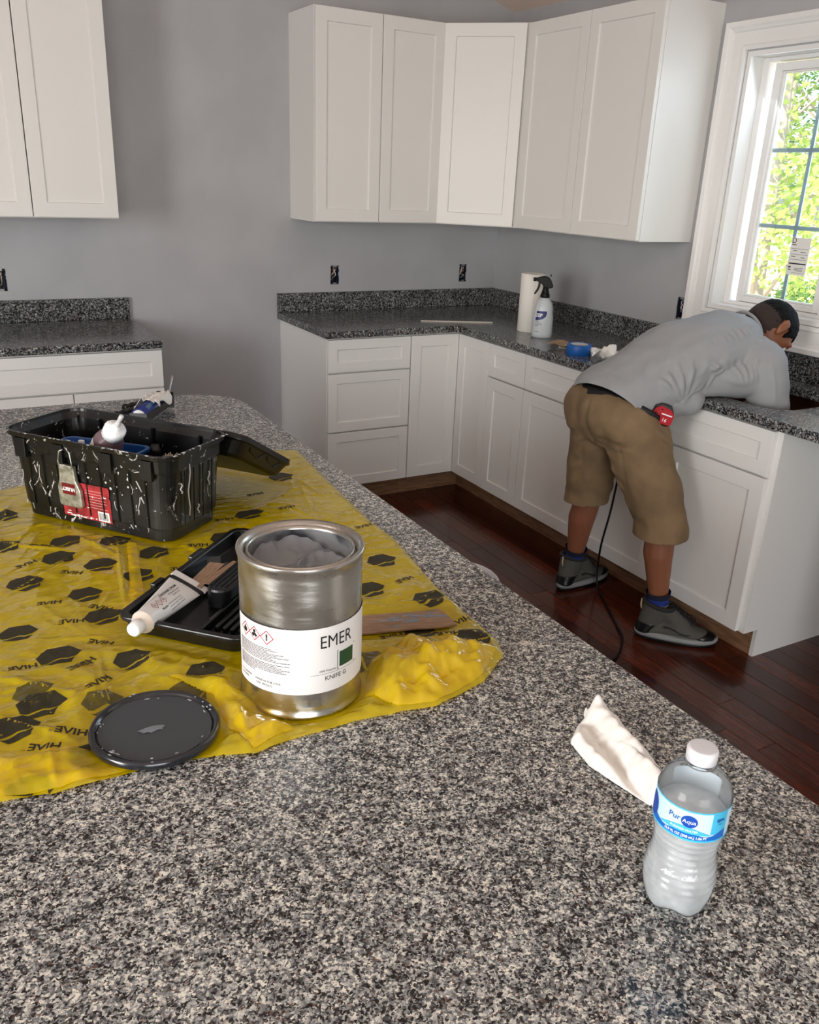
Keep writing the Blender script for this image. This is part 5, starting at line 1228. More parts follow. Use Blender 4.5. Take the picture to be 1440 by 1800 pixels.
# bucket on the floor beside the island
bk = empty('white_bucket', 'white plastic bucket on the floor, mostly hidden behind the island edge', 'bucket', (-1.628, -2.236, .001))
M['bucket'] = mat('white_bucket_plastic', rgb(222, 222, 224), .35)
bm = bmesh.new(); lathe(bm, [(.0004, .0), (.128, .0), (.132, .004), (.146, .30), (.149, .302), (.149, .318), (.146, .32), (.147, .357), (.152, .360), (.154, .366), (.150, .370), (.146, .367), (.1435, .30), (.129, .008), (.0004, .008)], 72)
obj('bucket_wall', bm, M['bucket'], bk)
bm = bmesh.new(); tube(bm, [(.152 * math.cos(a), .152 * math.sin(a) , .31 - .16 * math.sin(a - .4) ** 2 if False else .31) for a in [0, .01]], .004, 6); bm.free()
bm = bmesh.new(); tube(bm, [(.1535 * math.cos(a + 2.2), .1535 * math.sin(a + 2.2), .31 - .11 * math.sin(a)) for a in [PI * k / 20 for k in range(21)]], .0022, 6); obj('handle', bm, M['steel'], bk)
o = tag(obj('paint_chip', box(-.004, .004, -.003, .003, .0006, .0014), M['whiteink']), 'tiny white speck on the hardwood floor near the island', 'speck'); 
o.location = (-1.035, -2.945, 0)
# ------------------------------------------------------------------ the man leaning over the counter
M['skin'] = mat('brown_skin', rgb(140, 88, 62), .5, bump=(120, .15, .001), Subsurface_Weight=.08)
M['shirt'] = mat('heather_grey_cotton', rgb(150, 152, 154), .9, bump=(700, .25, .0006))
M['shorts'] = mottle(mat('khaki_twill', rgb(124, 102, 73), .85), rgb(116, 95, 68), rgb(131, 108, 78), 9)
M['hair'] = mat('black_hair', rgb(13, 10, 9), .8, bump=(260, .9, .004), spec=.15); M['belt'] = mat('black_belt', rgb(16, 16, 18), .5)
M['sock'] = mat('blue_sock', rgb(20, 48, 130), .85); M['sockd'] = mat('dark_navy_sock', rgb(14, 20, 44), .85)
man = empty('person', 'man in grey T-shirt and khaki shorts bending over the counter into the sink opening', 'person', (-.82, -2.1, 0))
mo = -man.location
def mpart(name, bm, m, parent=None, **k):
    if isinstance(bm, bmesh.types.BMesh): bmesh.ops.translate(bm, verts=bm.verts, vec=mo)
    return obj(name, bm, m, parent or man, **k)
# joints
PEL = V((-.875, -2.10, .835)); HR = V((-.86, -2.20, .80)); HL = V((-.855, -2.01, .80))
KR = V((-.80, -2.335, .465)); AR = V((-.765, -2.35, .095)); KL = V((-.81, -1.945, .45)); AL = V((-.785, -1.865, .095))
CH = V((-.50, -2.165, 1.065)); SR = V((-.425, -2.355, 1.02)); SL = V((-.36, -1.985, 1.05)); NK = V((-.345, -2.17, 1.115))
ER = V((-.385, -2.40, .80)); WR = V((-.30, -2.28, .815)); EL = V((-.33, -1.99, .80)); WL = V((-.27, -2.14, .80))
HC = V((-.238, -2.195, 1.122))
ta = (NK - PEL).normalized(); sd_ = V((.10, 1, 0)).normalized(); TF = frame(ta, None, ta.cross(sd_) if ta.cross(sd_).z > 0 else -ta.cross(sd_))  # x along spine, z out of the back
fr_h = V((.42, -.28, -.86)).normalized(); up_h = V((.86, -.12, .46)); HF = frame(fr_h, None, up_h) * 1.1   # x face, y left, z crown
body = bmesh.new()
def hs(a, b_, ra, rb, f=None, bm=None): hullseg(bm if bm is not None else body, a, b_, ra, rb, f)
def lerp(a, b_, t_): return a.lerp(b_, t_)
W1 = lerp(PEL, CH, .45)
hs(PEL, W1, (.08, .135, .085), (.09, .135, .09), TF); hs(W1, CH, (.09, .135, .09), (.12, .165, .115), TF)
hs(CH, lerp(CH, NK, .6), (.12, .165, .115), (.06, .10, .07), TF)
hs(CH, SR, .09, .062); hs(CH, SL, .09, .062)
for a, k_, an in ((HR, KR, AR), (HL, KL, AL)):
    hs(a, k_, .088, .056); mid = lerp(k_, an, .3) + V((-.012, 0, 0)); hs(k_, mid, .054, .056); hs(mid, lerp(k_, an, .8), .055, .036); hs(lerp(k_, an, .8), an, .036, .038)
for s_, e_, w_ in ((SR, ER, WR), (SL, EL, WL)):
    hs(s_, e_, .052, .042); hs(e_, lerp(e_, w_, .35), .041, .040); hs(lerp(e_, w_, .35), w_, .039, .027)
hs(NK - ta * .03, lerp(NK, HC, .55), .060, .055)
# skull and jaw
hs(HC - HF.col[0] * .018 + HF.col[2] * .012, HC + HF.col[0] * .012 + HF.col[2] * .006, (.080, .072, .088), (.078, .068, .085), HF)
hs(HC + HF.col[0] * .02 - HF.col[2] * .03, HC + HF.col[0] * .05 - HF.col[2] * .085, (.06, .058, .05), (.03, .026, .022), HF)
hs(HC + HF.col[0] * .02 - HF.col[2] * .075, HC - HF.col[0] * .01 - HF.col[2] * .06, (.04, .05, .028), (.035, .055, .03), HF)
hs(HC + HF.col[0] * .082 + HF.col[2] * .002, HC + HF.col[0] * .104 - HF.col[2] * .034, (.009, .008, .01), (.014, .015, .010), HF)   # nose
for s in (-1, 1): hs(HC + HF.col[0] * .078 + HF.col[1] * s * .012 + HF.col[2] * .02, HC + HF.col[0] * .07 + HF.col[1] * s * .045 + HF.col[2] * .02, (.012, .012, .008), (.012, .012, .008), HF)  # brow
hs(HC + HF.col[0] * .085 - HF.col[1] * .018 - HF.col[2] * .058, HC + HF.col[0] * .085 + HF.col[1] * .018 - HF.col[2] * .058, (.009, .01, .008), (.009, .01, .008), HF)  # lips
for s in (-1, 1):   # ears
    e0 = HC + HF.col[1] * s * .075 - HF.col[0] * .008
    hs(e0 + HF.col[2] * .022, e0 - HF.col[2] * .024 + HF.col[0] * .004, (.016, .0065, .012), (.010, .006, .010), HF)
    hs(e0 + HF.col[2] * .022 + HF.col[1] * s * .006 - HF.col[0] * .010, e0 + HF.col[1] * s * .006 - HF.col[0] * .012 - HF.col[2] * .01, .0075, .006)
# hands: palm + five fingers curled round what they hold
GT = V((-.255, -2.215, .845))       # sander axis centre
def hand(wr, target, side, up):
    d = (target - wr).normalized(); n_ = V(up); n_ = (n_ - d * n_.dot(d)).normalized(); a = d.cross(n_) * side
    pc = wr + d * .045; hs(wr, pc + d * .035, .024, (.022, .022, .022)); 
    fr2 = frame(d, None, n_)
    hs(wr + d * .03, wr + d * .075, (.03, .036, .014), (.022, .038, .012), fr2)
    for i, L_ in enumerate((.068, .078, .073, .058)):
        b0 = wr + d * .085 + a * (.029 - i * .019); q1 = b0 + d * L_ * .45 - n_ * .008; q2 = q1 + (d * .55 - n_ * .85).normalized() * L_ * .36; q3 = q2 + (-d * .25 - n_).normalized() * L_ * .28
        hs(b0, q1, .0092, .0088); hs(q1, q2, .0088, .0080); hs(q2, q3, .0080, .0068)
    t0 = wr + d * .03 + a * .028; t1 = t0 + (a * .8 + d * .6 - n_ * .2).normalized() * .036; t2 = t1 + (d * .8 - n_ * .6).normalized() * .03
    hs(t0, t1, .0125, .0105); hs(t1, t2, .0105, .0085)
hand(WR, V((-.25, -2.17, .85)), 1, (-.3, -.3, 1)); hand(WL, V((-.25, -2.24, .80)), -1, (.3, .1, 1))
bb = remesh(body, .0062, 3)
mpart('body', bb, M['skin'], smooth=True)
# eyes and brows
for s in (-1, 1):
    bm = bmesh.new(); bmesh.ops.create_uvsphere(bm, u_segments=14, v_segments=10, radius=.0115, matrix=Matrix.Translation(HC + HF.col[0] * .072 + HF.col[1] * s * .031 + HF.col[2] * .002)); mpart('eye', bm, mat('eye_white', rgb(222, 216, 208), .3), smooth=True)
    bm = bmesh.new(); bmesh.ops.create_uvsphere(bm, u_segments=12, v_segments=8, radius=.0055, matrix=Matrix.Translation(HC + HF.col[0] * .0795 + HF.col[1] * s * .031 + HF.col[2] * .001)); mpart('iris', bm, M['hair'], smooth=True)
# hair: shell over the skull with hairline
bm = bmesh.new(); bmesh.ops.create_icosphere(bm, subdivisions=5, radius=1)
for v_ in bm.verts:
    p = v_.co.copy(); n_ = noise.noise(p * 5) * .02 + noise.noise(p * 13) * .03
    k = 1 + n_; v_.co = HC - HF.col[0] * .006 + HF.col[2] * .011 + HF.col[0] * p.x * .0935 * k + HF.col[1] * p.y * .0785 * k + HF.col[2] * p.z * .0965 * k
kill = []
for f in bm.faces:
    c = f.calc_center_median() - HC; x_, y_, z_ = c.dot(HF.col[0]) / 1.21, c.dot(HF.col[1]) / 1.21, c.dot(HF.col[2]) / 1.21
    jag = .004 * noise.noise(V((x_, y_, z_)) * 90)
    lim = .045 if x_ > .055 else (.045 - (.055 - x_) / .025 * .05 if x_ > .03 else (-.005 if x_ > -.0 else (-.005 - (0 - x_) * 1.1)))
    if z_ < max(lim, -.062) + jag: kill.append(f)
    elif abs(y_) > .055 and z_ < .022 and -.028 < x_ < .022: kill.append(f)
bmesh.ops.delete(bm, geom=kill, context='FACES')
ho = mpart('hair', bm, M['hair'], smooth=True); md = ho.modifiers.new('s', 'SOLIDIFY'); md.thickness = .010; md.offset = -1
# cropped lower hair (fade) closer to the skin and short beard
M['fade'] = mat('cropped_dark_hair', rgb(44, 30, 24), .8, bump=(500, .6, .002))
bm = bmesh.new(); bmesh.ops.create_icosphere(bm, subdivisions=4, radius=1)
for v_ in bm.verts: p = v_.co; v_.co = HC - HF.col[0] * .016 + HF.col[2] * .004 + HF.col[0] * p.x * .0845 + HF.col[1] * p.y * .0765 + HF.col[2] * p.z * .094
kill = [f for f in bm.faces if (lambda c: c.dot(HF.col[2]) / 1.21 < -.075 + .004 * noise.noise(c * 80) or c.dot(HF.col[2]) / 1.21 > .01 or c.dot(HF.col[0]) / 1.21 > -.022)(f.calc_center_median() - HC)]
bmesh.ops.delete(bm, geom=kill, context='FACES'); mpart('cropped_nape_hair', bm, M['fade'], smooth=True)
bm = bmesh.new(); hullseg(bm, HC + HF.col[0] * .03 - HF.col[2] * .05, HC + HF.col[0] * .053 - HF.col[2] * .088, (.054, .0565, .038), (.032, .030, .022), HF)
kill = [f for f in bm.faces if (f.calc_center_median() - HC).dot(HF.col[2]) / 1.21 > -.052 or (f.calc_center_median() - HC).dot(HF.col[0]) / 1.21 > .088 - .0]
bmesh.ops.delete(bm, geom=kill, context='FACES'); mpart('beard', bm, M['fade'], smooth=True)

# clothes
def cut(bm, co, no, keep_neg=True, fill=False):
    bmesh.ops.bisect_plane(bm, geom=bm.verts[:] + bm.edges[:] + bm.faces[:], plane_co=co, plane_no=V(no).normalized(), clear_outer=keep_neg, clear_inner=not keep_neg)
def keep_big(bm):
    seen = set(); best = []
    for v0 in bm.verts:
        if v0 in seen: continue
        st = [v0]; comp = []; seen.add(v0)
        while st:
            v_ = st.pop(); comp.append(v_)
            for e in v_.link_edges:
                o_ = e.other_vert(v_)
                if o_ not in seen: seen.add(o_); st.append(o_)
        if len(comp) > len(best): best = comp
    best = set(best); bmesh.ops.delete(bm, geom=[v_ for v_ in bm.verts if v_ not in best], context='VERTS')
def wrinkle(bm, lst, base=.0025, fq=14):
    bm.normal_update(); nn = [(v_, v_.normal.copy()) for v_ in bm.verts]
    for v_, n_ in nn:
        d = base * noise.noise(v_.co * fq)
        for a, b_, amp, wd, fqq in lst:       # fold lines: ridges running from a to b
            ab = b_ - a; t_ = (v_.co - a).dot(ab) / ab.length_squared
            if -.1 < t_ < 1.1:
                q_ = v_.co - a - ab * t_; qn = q_.dot(n_)
                if abs(qn) > .09: continue
                r = (q_ - n_ * qn).length; e = max(0, 1 - (2 * t_ - 1) ** 2) ; d += amp * e * math.exp(-(r / wd) ** 2)
        v_.co += n_ * d
bm = bmesh.new()
BACK = TF.col[2]
P0 = PEL + V((-.035, 0, .045)); P1 = lerp(PEL, CH, .32) + BACK * .045; P2 = lerp(PEL, CH, .70) + BACK * .042
hullseg(bm, P0, P1, (.09, .182, .128), (.12, .178, .125), TF, 3); hullseg(bm, P1, P2, (.12, .178, .125), (.13, .186, .128), TF, 3)
hullseg(bm, P2, CH + ta * .04, (.13, .186, .128), (.11, .175, .118), TF, 3); hullseg(bm, CH + ta * .04, NK - ta * .012, (.11, .175, .115), (.05, .088, .074), TF, 3)
for s_, e_, k in ((SR, ER, 1), (SL, EL, -1)):
    hullseg(bm, CH + BACK * .012, s_ + BACK * .004, .102, .079, None, 3); hullseg(bm, s_ + BACK * .004, lerp(s_, e_, .93), .078, .066, None, 3)
hullseg(bm, lerp(PEL, CH, .42) - BACK * .03, lerp(PEL, CH, .75) - BACK * .02, (.10, .15, .09), (.10, .15, .09), TF, 3)   # belly resting on the counter edge
hullseg(bm, V((-.62, -2.25, .985)), V((-.46, -2.33, .985)), .075, .072, None, 3)
# loose hem hanging on the near side
hullseg(bm, V((-.80, -2.225, .875)), V((-.69, -2.27, .905)), (.055, .055, .05), (.06, .05, .05), None, 2)
sh = remesh(bm, .006, 7)
hem_n = V((-.72, -.03, -.69)); hem_c = V((-.948, -2.1, .895))
cut(sh, hem_c, hem_n)
for s_, e_ in ((SR, ER), (SL, EL)):
    pass
def cutlocal(bm, centre, nrm, rad):
    """open a sleeve end: delete faces past the plane, only near the centre"""
    n_ = V(nrm).normalized(); kill = [f for f in bm.faces if (f.calc_center_median() - centre).dot(n_) > 0 and (f.calc_center_median() - centre).length < rad]
    bmesh.ops.delete(bm, geom=kill, context='FACES')
cutlocal(sh, lerp(SR, ER, .93), ER - SR, .10); cutlocal(sh, lerp(SL, EL, .93), EL - SL, .10); cutlocal(sh, NK + ta * .022, ta * 1 + V((0, 0, .15)), .11)
keep_big(sh)
folds = []
rw = random.Random(31)
for k in range(11):      # raking folds over the shoulder blade
    a = V((-.66 + .030 * k, -2.16 - .014 * k, 1.17 - .003 * k)); b_ = a + V((.05, -.11, -.085)); folds.append((a, b_, rw.uniform(.007, .011), rw.uniform(.005, .007), 1))
for k in range(7): a = V((-.50 - .012 * k, -2.37, .965)); folds.append((a, a + V((.035 - .03 * k, .02, .10)), .011, .008, 1))   # gathered at the armpit
for k in range(6): a = V((-.76, -2.30, .90)); folds.append((a, a + V((-.15 + .065 * k, .03, .16)), .012, .009, 1))                 # radiating from the belt clip
for k in range(4): a = V((-.93 + .05 * k, -2.24, .93)); folds.append((a, a + V((.12, .05, .13)), .005, .012, 1))
folds.append((V((-.62, -2.26, .93)), V((-.66, -2.27, 1.10)), .009, .010, 1))
folds.append((SR + V((-.05, -.06, .05)), SR + V((-.01, -.085, -.14)), .006, .007, 1)); folds.append((V((-.44, -2.30, 1.115)), V((-.33, -2.40, 1.03)), .007, .007, 1))
wrinkle(sh, folds, .011, 7); wrinkle(sh, [], .005, 19)
for v_ in sh.verts:      # cloth lies on the counter and does not sink into it
    if v_.co.x > -.66 and v_.co.z < CT + .004 and not (-.55 < v_.co.x < -.13 and -2.535 < v_.co.y < -1.83): v_.co.z = CT + .004
o = mpart('shirt', sh, M['shirt'], smooth=True); md = o.modifiers.new('s', 'SOLIDIFY'); md.thickness = .002; md.offset = 0
shirt = o
# collar band
bm = bmesh.new(); cc = NK + ta * .012 + BACK * .004; ring = []
for k in range(33):
    a = 2 * PI * k / 32; ring.append(cc + TF.col[1] * .080 * math.cos(a) + TF.col[2] * .068 * math.sin(a) + ta * (.012 * math.sin(a)))
tube(bm, ring, .006, 8, False); mpart('collar', bm, M['shirt'], shirt)
# shorts
bm = bmesh.new()
hullseg(bm, PEL + V((-.03, .0, -.005)), PEL + V((.03, 0, .03)), (.108, .185, .125), (.09, .165, .10), TF, 3)
hullseg(bm, PEL + V((-.02, -.095, .0)), HR + V((.0, -.005, -.03)), .112, .112, None, 3); hullseg(bm, PEL + V((-.02, .095, .0)), HL + V((0, .005, -.03)), .112, .108, None, 3)
kr2, kl2 = KR + V((-.01, -.006, .015)), KL + V((-.01, .006, .02))
hullseg(bm, HR + V((0, -.005, -.03)), kr2, .112, (.094, .102, .06), None, 3); hullseg(bm, HL + V((0, .005, -.03)), kl2, .108, (.086, .092, .06), None, 3)
hullseg(bm, kr2, kr2 + V((0, 0, -.10)), (.094, .102, .06), (.094, .102, .05), None, 3); hullseg(bm, kl2, kl2 + V((0, 0, -.10)), (.086, .092, .06), (.086, .092, .05), None, 3)
so = remesh(bm, .0075, 5)
cut(so, KR + V((0, 0, -.030)), (0.05, .0, -1)); 
wn = V((.50, -.06, .86)); wc = V((-.945, -2.1, .905)) + V((0, 0, .014))
cut(so, wc, wn)
fo_ = []
rw = random.Random(8)
for k in range(8): a = HR + V((-.12, .09, .02 - .045 * k)); fo_.append((a, a + V((.10, -.20, -.03 - .01 * k)), rw.uniform(.005, .009), rw.uniform(.007, .011), 1))   # seat to outer thigh
for k in range(6): a = HL + V((-.11, -.07, .0 - .06 * k)); fo_.append((a, a + V((-.0, .17, -.05)), rw.uniform(.004, .007), .009, 1))
for k in range(5): a = HR + V((-.02, -.125, .03 - .03 * k)); fo_.append((a, a + V((.09, .0, -.05)), .008, .008, 1))       # pocket area
fo_.append((PEL + V((-.14, .0, .08)), PEL + V((-.10, 0, -.14)), -.014, .012, 1))
fo_.append((HR + V((-.12, -.03, .0)), HR + V((-.10, -.10, -.33)), -.005, .007, 1)); fo_.append((HL + V((-.10, -.02, -.05)), HL + V((-.08, .0, -.30)), -.004, .007, 1))
fo_.append((HR + V((-.11, .06, .045)), HR + V((-.10, -.10, .005)), -.006, .005, 1))
wrinkle(so, fo_, .010, 9); wrinkle(so, [], .005, 22)
for v_ in so.verts:
    if v_.co.x > -.665: v_.co.x = -.665
shorts = mpart('shorts', so, M['shorts'], smooth=True); md = shorts.modifiers.new('s', 'SOLIDIFY'); md.thickness = .003; md.offset = 0
# belt, waistband loops, pocket welts
def waist(a, r=1.0, dz=0.0):
    x_ax = V((0, 1, 0)); y_ax = wn.normalized().cross(x_ax).normalized(); n_ = wn.normalized()
    return PEL + V((-.005, 0, .005)) + n_ * ((wc - PEL).dot(n_) - .016 + dz) + x_ax * .190 * r * math.cos(a) + y_ax * .128 * r * math.sin(a)
def band(h, e): return grid(64, 3, lambda u, v_: waist(2 * PI * u, 1 + e, (v_ - .5) * h))
bm = band(.036, .05); b_ = mpart('belt', bm, M['belt'], smooth=True); b_.modifiers.new('s', 'SOLIDIFY').thickness = .003
for a in (3.3, 4.2, 4.9, 5.6, 2.5):
    bm = grid(4, 6, lambda u, v_: waist(a + .06 * (u - .5), 1.055, (v_ - .5) * .045)); lo2 = mpart('belt_loop', bm, M['shorts'], shorts); lo2.modifiers.new('s', 'SOLIDIFY').thickness = .002
# tape measure on the belt
tm = empty('tape_measure', 'red and black tape measure clipped on the belt of the man', 'tape measure', (-.838, -2.286, .874), 0)
tm.rotation_euler = Euler((0.1, .25, -.75)); tm.scale = (1.15, 1.15, 1.15)
M['tred'] = mat('red_rubber', rgb(176, 22, 34), .4)
tp_ = [(-.036, -.030), (.030, -.030), (.037, -.022), (.037, .012), (.024, .030), (-.010, .034), (-.030, .026), (-.038, .010)]
bm = bmesh.new(); prism(bm, tp_, -.017, .017); bmesh.ops.transform(bm, verts=bm.verts, matrix=Matrix.Rotation(PI / 2, 4, 'X')); obj('case', bm, M['blk3'], tm, bevel=.004)
tq = [(-.012, -.024), (.034, -.024), (.038, -.018), (.038, .010), (.022, .018), (-.006, .018), (-.016, .006)]
bm = bmesh.new(); prism(bm, tq, -.0195, .0195); bmesh.ops.transform(bm, verts=bm.verts, matrix=Matrix.Rotation(PI / 2, 4, 'X')); obj('red_cover', bm, M['tred'], tm, bevel=.002)
bm = bmesh.new(); prism(bm, [(-.028, .0), (-.02, .022), (-.008, .030), (.024, .026), (.036, .012), (.03, .006), (-.004, .022), (-.018, .006)], -.0185, .0185); bmesh.ops.transform(bm, verts=bm.verts, matrix=Matrix.Rotation(PI / 2, 4, 'X')); obj('red_band', bm, M['tred'], tm)
b = mapped(text_bm('16', .016, 0), lambda x_, y_: (x_ + .014, -.0200, y_ - .010)); obj('number_print', b, M['whiteink'], tm)
b = mapped(rects([[(.0, .006), (.032, .006), (.032, .010), (.0, .010)]], .05), lambda x_, y_: (x_, -.0200, y_)); obj('name_bar', b, M['whiteink'], tm)

# socks and shoes
def shoe(an, toe_dir, lbl_side):
    d = V(toe_dir).normalized(); f = Matrix((d, V((0, 0, 1)).cross(d), V((0, 0, 1)))).transposed(); org = V((an.x, an.y, 0)) - d * .075
    def P(x_, y_, z_): return org + f @ V((x_, y_, z_))
    Lh = .305
    def outline(sc, n_=36):
        pts = []
        for k in range(n_):
            a = 2 * PI * k / n_; c, s = math.cos(a), math.sin(a); x_ = Lh / 2 * (1 + c * abs(c) ** -.12 if abs(c) > 1e-6 else 1)
            x_ = Lh / 2 + Lh / 2 * math.copysign(abs(c) ** .82, c); w_ = .037 + .016 * math.sin(max(0, min(1, x_ / Lh)) * PI * .62) ** 2
            pts.append((x_, w_ * sc * math.copysign(abs(s) ** .75, s)))
        return pts
    def toe_up(x_): return .010 * max(0, (x_ / Lh - .78) / .22) ** 2 + .006 * max(0, (.12 - x_ / Lh) / .12) ** 2
    bm = bmesh.new(); loops = []
    for sc, z_ in ((.93, .001), (1.0, .006), (1.0, .012)): loops.append([P(x_, y_ * sc, z_ + toe_up(x_)) for x_, y_ in outline(1)])
    loft(bm, loops, True, True); bmesh.ops.recalc_face_normals(bm, faces=bm.faces); sole = mpart('outsole', bm, M['blk3'], None, smooth=False)
    bm = bmesh.new(); loops = []
    for sc, z_, hz in ((1.02, .0125, 0), (1.04, .020, .3), (1.0, .027, .7), (.97, .030, 1)): loops.append([P(Lh / 2 + (x_ - Lh / 2) * (1 + (sc - 1) * .5), y_ * sc, z_ + toe_up(x_) + hz * .010 * max(0, 1 - x_ / .10)) for x_, y_ in outline(1)])
    loft(bm, loops, True, True, True); bmesh.ops.recalc_face_normals(bm, faces=bm.faces); mpart('midsole', bm, M['midsole'], None)
    u = bmesh.new()
    def h2(a, b_, ra, rb): hullseg(u, P(*a), P(*b_), ra, rb, f, 3)
    h2((.052, 0, .055), (.072, 0, .145), (.047, .037, .03), (.054, .047, .016)); h2((.045, 0, .04), (.14, 0, .05), (.042, .037, .02), (.05, .041, .036))
    h2((.14, 0, .05), (.21, 0, .04), (.05, .041, .036), (.045, .047, .026)); h2((.21, 0, .04), (.262, .0, .034), (.045, .047, .026), (.035, .038, .016)); h2((.09, 0, .135), (.16, 0, .066), (.046, .040, .018), (.044, .038, .036))
    ub = remesh(u, .006, 4)
    top = P(.072, 0, .146); kill = [f_ for f_ in ub.faces if (f_.calc_center_median() - top).dot((V((0, 0, 1)) + d * .15).normalized()) > 0]
    bmesh.ops.delete(ub, geom=kill, context='FACES')
    up = mpart('shoe_upper', ub, M['shoe'], None, smooth=True); up.modifiers.new('s', 'SOLIDIFY').thickness = .004
    # panels: heel counter, toe cap, side overlay, collar, pull tab, laces
    bm = bmesh.new(); hullseg(bm, P(.034, 0, .036), P(.050, 0, .066), (.036, .0395, .016), (.045, .0405, .012), f, 3); mpart('heel_panel', bm, M['blk3'], up, smooth=True)
    bm = bmesh.new(); hullseg(bm, P(.245, 0, .034), P(.264, 0, .033), (.047, .046, .020), (.038, .040, .016), f, 3); mpart('toe_cap', bm, M['blk2'], up, smooth=True)
    bm = bmesh.new(); tube(bm, [P(.076 + .056 * math.cos(a), .047 * math.sin(a), .143 - .012 * math.cos(a)) for a in [2 * PI * k / 28 for k in range(29)]], .0085, 8, False); mpart('padded_collar', bm, M['shoed'], up)
    bm = bmesh.new(); tube(bm, [P(.020, 0, .148), P(.011, 0, .156), P(.010, 0, .132), P(.014, 0, .115)], .0035, 6); mpart('pull_tab', bm, mat('pale_pull_tab', rgb(188, 166, 140), .7), up)
    bm = bmesh.new(); hullseg(bm, P(.128, 0, .128), P(.20, 0, .074), (.022, .019, .014), (.020, .016, .009), f, 2); mpart('tongue', bm, M['shoed'], up, smooth=True)
    for k in range(6):
        x_ = .128 + .0155 * k; z_ = .148 - .0104 * k
        for s in (-1, 1):
            bm = bmesh.new(); tube(bm, [P(x_, s * .021, z_ - .006), P(x_ + .006, 0, z_ + .003), P(x_ + .014, -s * .021, z_ - .012)], .0022, 6); mpart('lace', bm, M['blk4'], up)
    for s in (-1, 1):
        bm = bmesh.new(); tube(bm, [P(.10 + .02 * k, s * (.0405 + .006 * math.sin(k * .6)), .065 - .004 * k + .006 * math.sin(k * 1.3)) for k in range(8)], .0032, 6); mpart('side_overlay', bm, M['shoed'], up)
M['midsole'] = mat('grey_midsole', rgb(136, 138, 136), .6); M['shoe'] = mat('dark_grey_nubuck', rgb(78, 76, 70), .85, bump=(220, .3, .001)); M['shoed'] = mat('charcoal_mesh', rgb(36, 36, 36), .85)
shoe(AR, (.735, -.64, 0), 'right'); shoe(AL, (1, .16, 0), 'left')
for an, kn, sv in ((AR, KR, 1), (AL, KL, -1)):
    ax = (lerp(kn, an, .3) - an).normalized()
    bm = bmesh.new(); tube(bm, [an + ax * t_ - V((0, 0, .0)) for t_ in (-.02, .02, .05, .075, .094, .1)], [.028, .030, .036, .0415, .0450, .044], 28, False); s_ = mpart('sock', bm, M['sock'], smooth=True)
    bm = bmesh.new(); tube(bm, [an + ax * t_ for t_ in (.080, .102)], [.0435, .0464], 28, False); mpart('sock_cuff', bm, M['sockd'], s_)
    if sv > 0:
        bm = bmesh.new(); c0 = an + ax * .058; t1 = ax.orthogonal().normalized(); t2 = ax.cross(t1)
        tube(bm, [c0 + (t1 * math.cos(a) + t2 * math.sin(a)) * .0405 + ax * .008 * math.sin(a) for a in [2 * PI * k / 30 for k in range(31)]], .0009, 5, False); mpart('sock_stripe', bm, M['midsole'], s_)

# polisher held in the sink opening, with its cord
pl = empty('sander', 'black round power sander held by the man in the sink opening', 'power tool', (-.275, -2.275, .80), 0)
bm = bmesh.new(); lathe(bm, [(.0004, .0), (.030, .0), (.034, .01), (.034, .05), (.030, .075), (.036, .085), (.038, .12), (.034, .145), (.022, .158), (.0004, .160)], 40); obj('motor_housing', bm, M['blk4'], pl)
bm = bmesh.new(); lathe(bm, [(.0004, -.022), (.05, -.022), (.052, -.02), (.052, -.008), (.03, .0), (.0004, .001)], 40); obj('sanding_pad', bm, M['blk3'], pl)
cord = [(-.30, -2.24, .84), (-.45, -2.0, .86), (-.56, -1.95, .93), (-.64, -1.955, .935), (-.672, -1.955, .90), (-.675, -1.955, .70), (-.672, -1.95, .52), (-.68, -1.95, .43), (-.715, -1.975, .36), (-.715, -1.95, .22), (-.70, -1.93, .10), (-.70, -1.94, .03), (-.71, -1.97, .0055), (-.735, -2.02, .0055), (-.792, -2.13, .0055), (-.85, -2.24, .0055), (-.89, -2.31, .0055), (-.963, -2.38, .0055), (-1.03, -2.42, .0055), (-1.11, -2.43, .0055), (-1.25, -2.41, .0055), (-1.5, -2.55, .0055)]
sm = []
for i in range(len(cord) - 1):
    p0, p1, p2, p3 = [V(cord[max(0, min(len(cord) - 1, i + j))]) for j in (-1, 0, 1, 2)]
    for q in range(6):
        t_ = q / 6; sm.append(.5 * ((2 * p1) + (-p0 + p2) * t_ + (2 * p0 - 5 * p1 + 4 * p2 - p3) * t_ ** 2 + (-p0 + 3 * p1 - 3 * p2 + p3) * t_ ** 3))
for p in sm: p.z = max(p.z, .0055)
bm = bmesh.new(); tube(bm, sm, .0045, 8); o = tag(obj('power_cord', bm, M['blk4']), 'black power cord hanging between the legs of the man and lying on the floor', 'cord')

# ------------------------------------------------------------------ garden outside the window
struct(obj('ground', box(.16, 60, -30, 45, -.75, -.6), mottle(mat('sandy_soil', rgb(206, 190, 164), .95), rgb(170, 146, 112), rgb(226, 214, 194), .8, 6)), 'bright sandy ground outside the window', 'ground')
def leafmat(nm, c):
    m = bpy.data.materials.new(nm); m.use_nodes = True; n = m.node_tree.nodes; L = m.node_tree.links; n.clear()
    out = n.new('ShaderNodeOutputMaterial'); a = n.new('ShaderNodeBsdfDiffuse'); t = n.new('ShaderNodeBsdfTranslucent'); mx = n.new('ShaderNodeMixShader'); mx.inputs[0].default_value = .5
    a.inputs[0].default_value = c; t.inputs[0].default_value = c; L.new(a.outputs[0], mx.inputs[1]); L.new(t.outputs[0], mx.inputs[2]); L.new(mx.outputs[0], out.inputs[0]); return m
LM = [leafmat('yellow_green_leaves', rgb(158, 178, 96)), leafmat('green_leaves', rgb(118, 148, 86)), leafmat('deep_green_leaves', rgb(84, 118, 74))]
M['bark'] = mat('grey_bark', rgb(150, 140, 128), .9)
